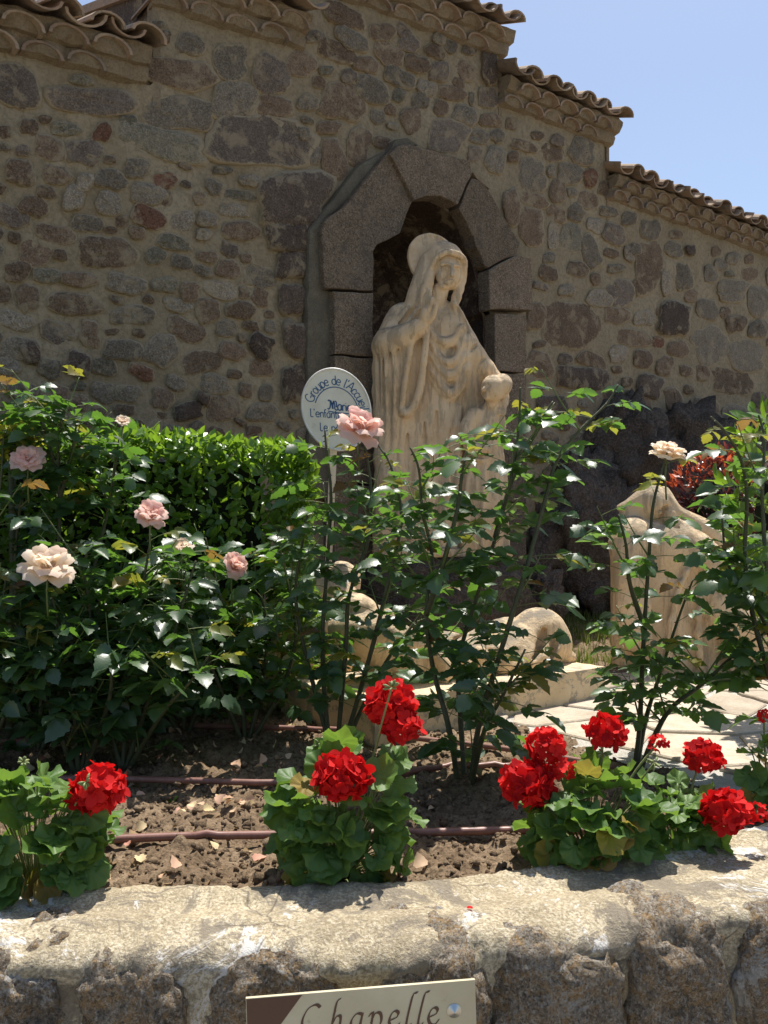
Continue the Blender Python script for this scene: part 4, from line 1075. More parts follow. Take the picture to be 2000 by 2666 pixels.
S.path([(119, 22, 18.5), (128, 20, 17.5)], [5.5, 4], 3); S.path([(117, 40, 18), (126, 39, 17)], [5, 4], 3)
S.ell((104, 32, 26), (14, 14, 12), 6); S.ell((111, 28, 27), (11, 15, 17), 6)
for x, y0 in ((96, 18), (103, 17), (110, 17)): S.path([(x + 6, y0 + 4, 40), (x, y0 - 2, 27), (x - 8, y0 - 3, 17)], [2.4, 3, 3.4], 4)
S.path([(106, 16, 40), (99, 14, 26), (90, 14, 17)], 1.5, 3, True); S.path([(112, 15, 36), (108, 13, 26), (103, 13, 17)], 1.4, 3, True)
for x in (45, 56, 68, 78): S.path([(x, 18, 32), (x + 3, 16, 24), (x + 2, 16, 16)], 2.2, 4)
S.path([(40, 34, 26), (26, 36, 40), (20, 38, 50)], [12, 12, 11], 7)                   # torso leaning back
S.path([(22, 38, 52), (20, 38, 60)], [5, 5], 3); S.ell((19, 38, 62), (7.5, 7.5, 7.8), 2); S.ell((22, 36, 61), (4, 4, 5), 2)
S.path([(24, 27, 50), (36, 21, 40), (50, 24, 37), (58, 27, 40)], [6, 5, 4, 3.2], 4)
for k in range(4): S.path([(57, 25 + k * 1.8, 40), (64, 24 + k * 2.2, 41)], [1.5, 1.1], 1)
S.path([(57, 24, 39.5), (61, 20, 42)], [1.5, 1.1], 1)
V, F = S.net(); o = sl_l.copy(); o.z = PAVE_Z; V[:, 2] = 12.5 + (V[:, 2] - 13) * 0.66
V = rough(local_world(V / 100, o, SLAB_U, SLAB_V), .003, 14); obj('figure', mesh('figure', V, F, M['carved']), recl)

b0 = G(800, 1800, PAVE_Z); helper = thing('crouching_statue', b0, 'cream stone draped figure crouching at the head of the reclining one', 'statue')
S = Sculpt((-40, -34, -6), (48, 40, 66), 1.0)
def hf(th, Z): return 1 + .06 * np.cos(7 * th + Z * .05) + .04 * np.cos(11 * th)
S.loft([(-6, -4, 0, 30, 26), (14, -3, 0, 28, 24), (32, 0, 0, 24, 20), (46, 6, 0, 18, 15), (54, 10, 0, 12, 11)], 5, hf)
S.ell((16, -4, 52), (8, 8, 9), 4); S.path([(10, -10, 46), (24, -14, 36), (36, -8, 34)], [7, 6, 4], 4)
for k in range(5): S.path([(-14 + k * 7, -20, 36), (-18 + k * 8, -25, 16), (-20 + k * 9, -27, -4)], [2, 2.8, 3], 3)
V, F = S.net(); V = rough(local_world(V / 100, b0, Vector((1, .2, 0)).normalized(), Vector((-.2, 1, 0)).normalized()), .004, 12)
obj('figure', mesh('figure', V, F, M['carved']), helper)

# --- kneeling bowed figure at the right
D_K = 4.75; SK = D_K / FPX
kneel = thing('kneeling_statue', P(1760, 1740, D_K), 'cream stone kneeling figure bowed under a hood at the right of the paving', 'statue')
S = Sculpt((1560, -150, Zp(1752)), (2040, 150, Zp(1240)), 3.6)
def kf(th, Z): return 1 + np.clip((Zp(1480) - Z) / 150, 0, 1) * (.02 * np.cos(9 * th + 1.2) + .012 * np.cos(14 * th + Z * .01))
S.loft([(Zp(1752), 1770, 0, 172, 100), (Zp(1650), 1755, 0, 160, 96), (Zp(1550), 1735, 0, 142, 92), (Zp(1470), 1715, 0, 124, 84), (Zp(1420), 1705, 0, 106, 76)], 16, kf)
S.ell(p3(1652, 1408, -14), (62, 74, 66), 26); S.ell(p3(1752, 1424, -20), (84, 76, 74), 26)
S.path([p3(1640, 1400, -40), p3(1640, 1520, -70), p3(1650, 1660, -80)], [40, 34, 36], 20)
S.path([p3(1632, 1360, 0), p3(1655, 1325, 0), p3(1700, 1300, -8)], [24, 30, 36], 10); S.ell(p3(1704, 1312, -10), (36, 40, 38), 12)
S.path([p3(1612, 1322, -5), p3(1640, 1318, -8), p3(1680, 1290, -14)], [7, 16, 20], 8)
S.path([p3(1730, 1280, -10), p3(1752, 1330, -10), p3(1800, 1362, -8), p3(1846, 1386, -6), p3(1878, 1425, -2)], [14, 20, 24, 24, 18], 10)
S.path([p3(1720, 1336, -50), p3(1790, 1372, -56), p3(1850, 1412, -48), p3(1872, 1440, -40)], [7, 8, 8, 6], 6); S.path([p3(1716, 1350, -62), p3(1786, 1388, -70), p3(1842, 1426, -62)], 4.5, 6, True)
S.ell(p3(1738, 1345, -40), (24, 26, 30), 5, True); S.ell(p3(1742, 1345, -18), (24, 24, 30), 4)
S.path([p3(1700, 1330, -54), p3(1692, 1370, -66), p3(1676, 1400, -78)], 5, 5, True)
S.path([p3(1822, 1430, -60), p3(1862, 1480, -84), p3(1898, 1530, -92), p3(1925, 1548, -92)], [36, 30, 22, 14], 14)
for k in range(4): S.path([p3(1920, 1540 + k * 5, -100 + k * 3), p3(1950, 1546 + k * 6, -100 + k * 3)], [5, 4], 2)
S.path([p3(1915, 1540, -104), p3(1936, 1530, -108)], [5, 4], 2)
S.path([p3(1840, 1560, -60), p3(1900, 1600, -80), p3(1960, 1670, -80), p3(1985, 1740, -70)], [44, 50, 52, 48], 20)
for pts in ([(1800, 1470), (1760, 1560), (1740, 1740)], [(1840, 1500), (1820, 1600), (1826, 1740)], [(1680, 1500), (1690, 1620), (1684, 1740)], [(1880, 1590), (1900, 1660), (1906, 1740)]):
    S.path([p3(pts[0][0], pts[0][1], -86), p3(pts[1][0], pts[1][1], -106), p3(pts[2][0], pts[2][1], -112)], [5, 8, 9], 12)
    S.path([p3(pts[0][0] + 18, pts[0][1], -90), p3(pts[1][0] + 18, pts[1][1], -112), p3(pts[2][0] + 18, pts[2][1], -118)], [3, 5, 6], 9, True)
V, F = S.net(); V = rough(to_world(V, 1130, D_K, SK), .003, 15); obj('figure', mesh('figure', V, F, M['carved']), kneel)
kb = P(1565, 1790, D_K - .22); kb.z = PAVE_Z - .02
zt_k = P(0, 1750, D_K).z
slab(kb, Vector((.97, .24, 0)).normalized(), Vector((-.24, .97, 0)).normalized(), 1.25, .55, PAVE_Z - .02, zt_k + 0.012, 'low weathered stone base under the kneeling figure', 'stone_base', M['granite'])

# ------------------------------------------------------------ oval sign on a post
def sign_mats():
    t = NT('sign_enamel'); p = t.geo().outputs['Position']
    col = t.ramp(t.noise(p, 7, 5, 0.6), [(0.3, (.60, .55, .43)), (0.65, (.72, .68, .55))])
    col = t.mix(t.ramp(t.noise(p, 16, 7, 0.75), [(0.60, 0.0), (0.72, 0.55)]), col, (.34, .30, .24))
    t.color(col); t.setb(Roughness=0.35); M['enamel'] = t.m
    t = NT('sign_blue'); t.color((.035, .095, .20)); t.setb(Roughness=0.4); M['blue'] = t.m
    t = NT('white_paint'); p = t.geo().outputs['Position']
    t.color(t.ramp(t.noise(p, 20, 5, 0.6), [(0.3, (.58, .55, .48)), (0.7, (.74, .72, .66))])); t.setb(Roughness=0.5); M['white'] = t.m
sign_mats()
D_S = 4.25
sc_ = D_S / FPX
SC0 = P(876, 1066, D_S)
sgn = thing('oval_sign', G(848, 1700, SOIL_Z), 'white oval sign on a post lettered in blue, left of the statue', 'sign')
SX = Vector((0.985, 0.17, 0)).normalized(); SN = Vector((0.17, -0.985, 0)).normalized(); SZ = Vector((-0.085, 0, 0.996)).normalized()
def sp(x, y, n=0.0): return SC0 + SX * ((x - 876) * sc_) + SZ * ((1066 - y) * sc_) + SN * n       # sign plane in photo units
V = []; F = []; n = 64; RX, RY = 92, 109
lay = [(1.0, -.012), (1.0, .006), (0.985, .010), (0.955, .010), (0.94, .004)]
for sx_, off in lay:
    for k in range(n):
        a = 2 * math.pi * k / n; V.append(sp(876 + RX * sx_ * math.cos(a), 1066 - RY * sx_ * math.sin(a), off))
for r_ in range(len(lay) - 1):
    for k in range(n): F.append((r_ * n + k, r_ * n + (k + 1) % n, (r_ + 1) * n + (k + 1) % n, (r_ + 1) * n + k))
F.append(tuple(range(n)))
obj('rim', bm_mesh('rim', fix_normals(V, F), M['white']), sgn)
V = [sp(876 + RX * .945 * math.cos(2 * math.pi * k / n), 1066 - RY * .945 * math.sin(2 * math.pi * k / n), .0045) for k in range(n)]
obj('panel', mesh('panel', V, [tuple(range(n))], M['enamel'], False), sgn)
po = [sp(862 - 8, 1190, -.018), sp(862 + 10, 1190, -.018)]
foot = G(842, 1760, SOIL_Z - .05)
V = []
for c, w in ((sp(863, 1150, -.02), .017), (foot + Vector((0, .02, 0)), .017)):
    for a, b in ((-1, -1), (1, -1), (1, 1), (-1, 1)): V.append(c + SX * a * w + SN * b * .008)
obj('post', bm_mesh('post', fix_normals(V, [(0, 1, 2, 3), (4, 5, 6, 7)] + [(i, (i + 1) % 4, 4 + (i + 1) % 4, 4 + i) for i in range(4)]), M['white']), sgn)
# thin single-stroke lettering, letter by letter
SL = {  # 1 = height of a capital; (advance, strokes)
 'G': (.82, [[(.72, .82), (.5, 1), (.2, .85), (.05, .5), (.2, .12), (.5, 0), (.72, .12), (.72, .42), (.45, .42)]]),
 'r': (.42, [[(.1, 0), (.1, .62)], [(.1, .4), (.2, .58), (.38, .62)]]),
 'o': (.58, [[(.28, .62), (.08, .48), (.06, .2), (.25, 0), (.46, .14), (.48, .44), (.28, .62)]]),
 'u': (.58, [[(.08, .62), (.08, .2), (.2, 0), (.4, .08), (.48, .25)], [(.48, .62), (.48, 0)]]),
 'p': (.58, [[(.1, .62), (.1, -.3)], [(.1, .45), (.28, .63), (.48, .48), (.48, .16), (.28, 0), (.1, .14)]]),
 'e': (.56, [[(.08, .34), (.46, .34), (.42, .56), (.25, .63), (.08, .45), (.07, .18), (.25, 0), (.46, .1)]]),
 'd': (.58, [[(.46, 1), (.46, 0)], [(.46, .45), (.28, .62), (.08, .46), (.08, .16), (.28, 0), (.46, .14)]]),
 'l': (.26, [[(.12, 1), (.12, .08), (.22, 0)]]), 'L': (.5, [[(.12, 1), (.1, .5), (.1, 0), (.4, .02)]]), "'": (.22, [[(.12, 1), (.06, .78)]]),
 'A': (.74, [[(.02, 0), (.3, .9), (.36, 1), (.42, .9), (.66, 0)], [(.14, .36), (.56, .36)]]),
 'c': (.5, [[(.44, .5), (.26, .62), (.08, .46), (.08, .16), (.26, 0), (.44, .1)]]),
 'i': (.24, [[(.12, .62), (.12, 0)], [(.11, .82), (.13, .86)]]),
 'a': (.56, [[(.44, .62), (.22, .62), (.06, .42), (.08, .12), (.25, 0), (.44, .2)], [(.44, .62), (.44, 0)]]),
 'n': (.56, [[(.1, .62), (.1, 0)], [(.1, .42), (.26, .62), (.44, .55), (.45, 0)]]), 'f': (.36, [[(.36, .98), (.2, .98), (.15, .8), (.15, 0)], [(.02, .6), (.32, .6)]]),
 't': (.36, [[(.15, .95), (.15, .1), (.3, 0)], [(.02, .62), (.32, .62)]]), 'm': (.86, [[(.1, .62), (.1, 0)], [(.1, .42), (.24, .62), (.42, .5), (.42, 0)], [(.42, .42), (.56, .62), (.74, .5), (.74, 0)]]),
 '\u00e9': (.56, [[(.08, .34), (.46, .34), (.42, .56), (.25, .63), (.08, .45), (.07, .18), (.25, 0), (.46, .1)], [(.22, .76), (.36, .92)]]), ' ': (.42, []),
 'M': (1.25, [[(.1, .9), (.25, 1), (.35, .85), (.3, .3), (.12, .02), (0, .1)], [(.35, .9), (.5, .5), (.55, .1)], [(.4, 1), (.56, .6), (.72, .95)], [(.72, .95), (.6, .5), (.58, .08)], [(.75, 1), (.8, .5), (.78, .15), (.95, .0), (1.1, .1)], [(.86, .95), (.98, .9), (1.0, .6), (.95, .3)]]),
}
LV = []; LF = []
def stroke_at(fn, pts, w, n=5):
    q = smooth_path([Vector((x, y, 0)) for x, y in pts], n); o = len(LV); m = len(q)
    for i, p_ in enumerate(q):
        t = (q[min(i + 1, m - 1)] - q[max(i - 1, 0)]); t = t.normalized() if t.length > 1e-6 else Vector((1, 0, 0)); nn = Vector((-t.y, t.x, 0)) * w / 2
        LV.append(fn(p_.x + nn.x, p_.y + nn.y)); LV.append(fn(p_.x - nn.x, p_.y - nn.y))
    for i in range(m - 1): LF.append((o + 2 * i, o + 2 * i + 1, o + 2 * i + 3, o + 2 * i + 2))
def line(txt, x, y, size, w, slope=0.0, gap=1.0):
    for ch in txt:
        adv, st = SL[ch]
        for s_ in st: stroke_at(lambda a, b, x=x: sp(x + a * size, y - b * size + (x + a * size - 876) * slope, .0056), s_, w / size)
        x += adv * size * gap
    return x
def arc(txt, cx, cy, rx, ry, a0, a1, size, w):
    tot = sum(SL[c][0] for c in txt); pos = 0
    for ch in txt:
        adv, st = SL[ch]; am = R(a0 + (a1 - a0) * (pos + adv / 2) / tot); pos += adv
        bx, by = cx + rx * math.cos(am), cy - ry * math.sin(am); tx, ty = rx * math.sin(am), ry * math.cos(am); L = math.hypot(tx, ty); tx /= L; ty /= L
        for s_ in st: stroke_at(lambda a, b: sp(bx + (a - adv / 2) * size * tx + b * size * ty, by + (a - adv / 2) * size * ty - b * size * tx, .0056), s_, w / size)
arc("Groupe de l'Accueil", 876, 1076, 63, 74, 160, 6, 24, 2.6)
stroke_at(lambda a, b: sp(a, b, .0056), [(876 + 58 * math.cos(R(a)), 1076 - 68 * math.sin(R(a))) for a in range(158, 0, -8)], 2.6, 2)
line('Marie', 853, 1068, 24, 3.4, 0.09, 0.85); stroke_at(lambda a, b: sp(a, b, .0056), [(853, 1071), (880, 1075), (908, 1077)], 2.8)
line("L'enfant", 806, 1090, 21, 2.4, 0.06, .92); line('Le mal', 877, 1094, 21, 2.4, 0.06, .92); line('Le p\u00e9', 828, 1125, 21, 2.4, 0.06, .95)
obj('lettering', mesh('lettering', LV, LF, M['blue'], False), sgn)

# ------------------------------------------------------------ leaves
def leaf_mat(name, cols, trans, rough=0.35, tfac=0.42, spec=0.5, vein=0.25):
    t = NT(name); r = t.rand()
    col = t.ramp(r, [(i / (len(cols) - 1), c) for i, c in enumerate(cols)])
    tc = t.mix(0.35, trans, col) if isinstance(trans, tuple) else trans
    p = t.geo().outputs['Position']
    col2 = t.mix(t.ramp(t.noise(p, 55, 4, 0.6), [(0.4, 0.0), (0.75, vein)]), col, tuple(min(1, x * 1.8 + .01) for x in cols[-1]))
    t.color(col2); t.setb(Roughness=rough); t.b.inputs['Specular IOR Level'].default_value = spec
    t.normal(t.bump(t.noise(p, 160, 3, 0.5), 0.25, 0.002))
    tr = t.n('ShaderNodeBsdfTranslucent'); hs = t.mix(1.0, tc, (1, 1, 1), 'MULTIPLY'); t.l(hs, tr.inputs['Color'])
    mx = t.n('ShaderNodeMixShader'); mx.inputs[0].default_value = tfac
    t.l(t.b.outputs[0], mx.inputs[1]); t.l(tr.outputs[0], mx.inputs[2]); t.l(mx.outputs[0], t.out.inputs['Surface']); return t.m
M['rose_leaf'] = leaf_mat('rose_leaf', [(.026, .058, .030), (.042, .088, .038), (.062, .118, .042)], (.20, .42, .03), 0.40, 0.42, 0.9)
M['rose_young'] = leaf_mat('rose_leaf_young', [(.085, .15, .03), (.14, .17, .03), (.17, .12, .03)], (.42, .42, .04), 0.38, 0.5)
M['rose_red'] = leaf_mat('rose_leaf_red', [(.13, .06, .025), (.15, .085, .03), (.12, .10, .03)], (.32, .20, .04), 0.38, 0.5)
M['hedge_leaf'] = leaf_mat('hedge_leaf', [(.055, .125, .015), (.08, .175, .022), (.125, .225, .03)], (.36, .58, .035), 0.34, 0.42, 0.8)
M['yellow_leaf'] = leaf_mat('yellow_leaf', [(.30, .31, .03), (.38, .36, .04), (.26, .30, .04)], (.65, .62, .05), 0.4, 0.45)
M['ger_leaf'] = leaf_mat('geranium_leaf', [(.06, .125, .028), (.085, .17, .035), (.12, .205, .05)], (.30, .50, .05), 0.5, 0.36, 0.4)
M['ger_yellow'] = leaf_mat('geranium_leaf_fading', [(.26, .24, .04), (.30, .22, .05), (.22, .14, .06)], (.5, .42, .06), 0.6, 0.35, 0.3)
M['red_shrub'] = leaf_mat('red_shrub_leaf', [(.035, .014, .018), (.055, .02, .022), (.04, .03, .022)], (.22, .04, .03), 0.28, 0.3, 0.6)
M['red_tip'] = leaf_mat('red_shrub_tip', [(.42, .07, .03), (.50, .10, .04), (.33, .05, .03)], (.7, .15, .05), 0.35, 0.4)
M['grass'] = leaf_mat('grass_blade', [(.07, .12, .025), (.11, .16, .035), (.16, .17, .05)], (.28, .36, .05), 0.6, 0.35, 0.2)
def petal_mat(name, cols, trans, tfac=0.4, rough=0.6):
    return leaf_mat(name, cols, trans, rough, tfac, 0.25, 0.1)
M['geranium_petal'] = petal_mat('geranium_petal', [(.34, .003, .006), (.60, .010, .010), (.72, .022, .018)], (.8, .012, .012), 0.3, 0.8)
M['rose_petal'] = petal_mat('rose_petal_pink', [(.90, .62, .54), (.92, .70, .61), (.90, .56, .50)], (.98, .70, .58), 0.55)
M['rose_pale'] = petal_mat('rose_petal_pale', [(.92, .76, .62), (.94, .82, .69), (.91, .70, .58)], (.98, .85, .62), 0.55)
M['petal_dry'] = petal_mat('petal_dry', [(.50, .36, .20), (.62, .46, .28), (.66, .40, .30), (.55, .20, .12)], (.6, .45, .25), 0.25, 0.8)
def stem_mat(name, a, b, rough=0.6):
    t = NT(name); p = t.geo().outputs['Position']
    t.color(t.ramp(t.noise(p, 25, 5, 0.6), [(0.35, a), (0.65, b)])); t.setb(Roughness=rough); t.normal(t.bump(t.noise(p, 90, 4, 0.6), 0.5, 0.004)); return t.m
M['cane'] = stem_mat('rose_cane', (.045, .055, .022), (.085, .085, .035))
M['cane_new'] = stem_mat('rose_shoot', (.09, .14, .035), (.15, .17, .05), 0.45)
M['ger_stem'] = stem_mat('geranium_stem', (.14, .19, .06), (.22, .25, .09))

def leaflet(w=0.62, fold=0.25, curl=0.25, serr=0.035, rows=7):
    """unit leaf along +Y from the origin, two columns each side of the midrib"""
    V = []; F = []
    for i in range(rows):
        t = i / (rows - 1); wd = w / 2 * (math.sin(math.pi * t ** 0.72) ** 0.75) * (1 if t < .75 else 1 - (t - .75) * 0.9) if 0 < i < rows - 1 else 0.004
        wd *= (1 + (serr * 2 if i % 2 else -serr * 2))
        z = -curl * t * t
        V.append((-wd, t, z + fold * wd)); V.append((-wd * .5, t + 0.01, z + fold * wd * .35)); V.append((0, t, z)); V.append((wd * .5, t + .01, z + fold * wd * .35)); V.append((wd, t, z + fold * wd))
    for i in range(rows - 1):
        for k in range(4): a = i * 5 + k; F.append((a, a + 1, a + 6, a + 5))
    return np.array(V), np.array(F)
ROSE_L = [leaflet(.70, .35, .18, .05, 10), leaflet(.78, .18, .40, .06, 10), leaflet(.64, .55, .05, .05, 10), leaflet(.74, -.15, .30, .06, 10)]
HEDGE_L = [leaflet(.50, .25, .12, 0, 5), leaflet(.46, .35, .25, 0, 5), leaflet(.54, .1, .1, 0, 5)]
LONG_L = [leaflet(.30, .25, .25, 0, 5), leaflet(.34, .1, .1, 0, 5)]
def ger_leaf(cup):
    V = [(0, 0, 0)]; F = []; n = 28
    for r_ in (.35, .7, 1.0):
        for k in range(n):
            a = -math.pi / 2 + 0.22 + (2 * math.pi - .44) * k / (n - 1)
            rr = r_ * 0.5 * (1 + (0.035 * math.cos(a * 7 + .6) + .03 * math.cos(k * math.pi) ) * r_ ** 2)
            z = cup * r_ ** 2 * .5 + 0.055 * r_ * math.cos(a * 7 + .6) + 0.085 * r_ ** 3 * math.sin(4 * a + cup * 9)
            V.append((rr * math.cos(a) , rr * math.sin(a) + .2, z))
    for k in range(n - 1): F.append((0, 1 + k, 2 + k, 2 + k))
    for r_ in range(2):
        for k in range(n - 1): a = 1 + r_ * n + k; F.append((a, a + n, a + n + 1, a + 1))
    return V, [tuple(dict.fromkeys(f)) for f in F]
LEAF_ME = {}
def leaf_me(kind, i, mat):
    key = (kind, i, mat)
    if key not in LEAF_ME:
        L = dict(rose=ROSE_L, hedge=HEDGE_L, long=LONG_L)[kind][i]
        LEAF_ME[key] = mesh('leaf', L[0], L[1], M[mat])
    return LEAF_ME[key]
def leaf_frame(pos, d, up, size, roll=0.0):
    y = Vector(d).normalized(); z = Vector(up); z = z - y * z.dot(y)
    z = z.normalized() if z.length > 1e-4 else y.orthogonal().normalized()
    x = y.cross(z)
    m = Matrix((x, y, z)).transposed().to_4x4()
    return Matrix.Translation(pos) @ m @ Matrix.Rotation(roll, 4, 'Y') @ Matrix.Scale(size, 4)
CAMP = Vector((0, 0, EYE))
def plant_leaves(parent, kind, leaves, limit=300, part='leaf', stuff='foliage'):
    """leaves: (matrix, variant, material). The largest in view as parts, the rest one mesh per material"""
    def vis(l): 
        p_ = l[0].translation; return -l[0].to_scale()[0] / max(.3, (p_ - CAMP).length) * (1 + .35 * random.random()) - (0.004 if p_.y < l[3] else 0)
    leaves = sorted(leaves, key=vis)
    for m, i, mat, _ in leaves[:limit]: obj(part, leaf_me(kind, i, mat), parent, m)
    rest = {}
    for m, i, mat, _ in leaves[limit:]: rest.setdefault((i, mat), []).append(m)
    by = {}
    for (i, mat), ms in rest.items():
        L = dict(rose=ROSE_L, hedge=HEDGE_L, long=LONG_L)[kind][i]
        V, F = scatter(L[0], L[1], ms); by.setdefault(mat, []).append((V, F, np.repeat(rng.random(len(ms)), len(L[0]))))
    for mat, lst in by.items():
        off = 0; Fs = []
        for V, F, t in lst: Fs.append(F + off); off += len(V)
        o = obj(stuff, mesh(stuff, np.concatenate([l[0] for l in lst]), np.concatenate(Fs), M[mat], True, np.concatenate([l[2] for l in lst])), parent)
        o['kind'] = 'stuff'
def compound(rnd, pos, d, size, mat, out, n=5, ymid=0):
    """rose leaf: leaf stalk with 5 (or 7) leaflets"""
    d = Vector(d).normalized(); side = d.cross(Vector((0, 0, 1)))
    side = side.normalized() if side.length > .05 else Vector((1, 0, 0))
    up = (side.cross(d) + Vector((rnd.uniform(-.7, .7), rnd.uniform(-.9, .5), 0.15))).normalized()
    L = size * 2.3; pts = [pos + d * L * t - Vector((0, 0, 1)) * L * 0.22 * t * t for t in (0, .35, .6, .8, 1)]
    e = (pts[-1] - pts[-2]).normalized(); sc = lambda: size * rnd.uniform(.70, 1.20)
    pick = lambda: rnd.randrange(4)
    out.append((leaf_frame(pts[4], e + Vector((0, 0, -.15)), up, sc() * 1.1, rnd.uniform(-.3, .3)), pick(), mat, ymid))
    for k, f in ((3, .98), (2, .85)) if n == 5 else ((3, .98), (2, .9), (1, .75)):
        for s_ in (-1, 1):
            dd = (d * .55 + side * s_ * .9 + Vector((0, 0, rnd.uniform(-.55, .25)))).normalized()
            out.append((leaf_frame(pts[k], dd, up, sc() * f, rnd.uniform(-.45, .45)), pick(), mat, ymid))
    return pts

# ------------------------------------------------------------ rose flowers
def petal_mesh(w, cup, curlr, n=6):
    V = []; F = []
    for i in range(n):
        t = i / (n - 1); hw = w / 2 * (math.sin(math.pi * (0.18 + .74 * t)) ** .55) * (0.45 + .75 * t)
        for k in range(5):
            u = (k - 2) / 2; V.append((u * hw, cup * (u * u) * hw * -0.7 + cup * 0.45 * math.sin(t * 2.2), t - curlr * max(0, t - .7) ** 2 * 4 * .25))
            if t > .75: V[-1] = (V[-1][0], V[-1][1] + curlr * (t - .75) * 1.2 * (-1), V[-1][2] + .03 * math.sin(k * 2.3))
    for i in range(n - 1):
        for k in range(4): a = i * 5 + k; F.append((a, a + 1, a + 6, a + 5))
    return np.array(V), np.array(F)
def rose(parent, c, r, mat, seed, open_=1.0, face=(0, -.4, .9), label=None):
    rnd = random.Random(seed); z = Vector(face).normalized(); x = z.orthogonal().normalized(); y = z.cross(x)
    base = Matrix.Translation(c) @ Matrix((x, y, z)).transposed().to_4x4()
    pm = [mesh('petal', *petal_mesh(w_, cp, cl), M[mat]) for w_, cp, cl in ((1.0, .5, .5), (1.15, .35, .8), (.85, .7, .2))]
    core = bmesh.new(); bmesh.ops.create_icosphere(core, subdivisions=2, radius=r * .34)
    for v in core.verts: v.co = base @ Vector((v.co.x, v.co.y, v.co.z * 1.1 + r * .25))
    fl = obj('rose_bloom', bm_mesh('rose_bloom', core, M[mat], True), parent)
    if label: fl['label'] = label
    for ring, (cnt, tilt, sc, rad) in enumerate(((4, 8, .62, .10), (5, 20, .78, .16), (6, 38, .92, .2), (7, 58, 1.0, .2), (6, 84, 1.0, .18))):
        if open_ < 0.8 and ring == 4: continue
        for k in range(cnt):
            a = 2 * math.pi * (k + rnd.uniform(-.2, .2) + .5 * (ring % 2)) / cnt; s_ = r * sc * rnd.uniform(.88, 1.1)
            m = base @ Matrix.Rotation(a, 4, 'Z') @ Matrix.Translation((0, -rad * r, r * (.16 - .05 * ring))) @ Matrix.Rotation(R(tilt * open_ + rnd.uniform(-9, 9)), 4, 'X') @ Matrix.Rotation(rnd.uniform(-.15, .15), 4, 'Y') @ Matrix.Scale(s_, 4)
            obj('petal', pm[rnd.randrange(3)], fl, m)
    return fl
def bud(parent, c, r, mat='rose_petal'):
    V, F = tube([c - Vector((0, 0, r)), c - Vector((0, 0, r * .5)), c, c + Vector((0, 0, r * .8)), c + Vector((0, 0, r * 1.7))], [r * .45, r * .8, r * .8, r * .5, r * .08], 10)
    obj('bud', mesh('bud', V, F, M['cane_new']), parent)

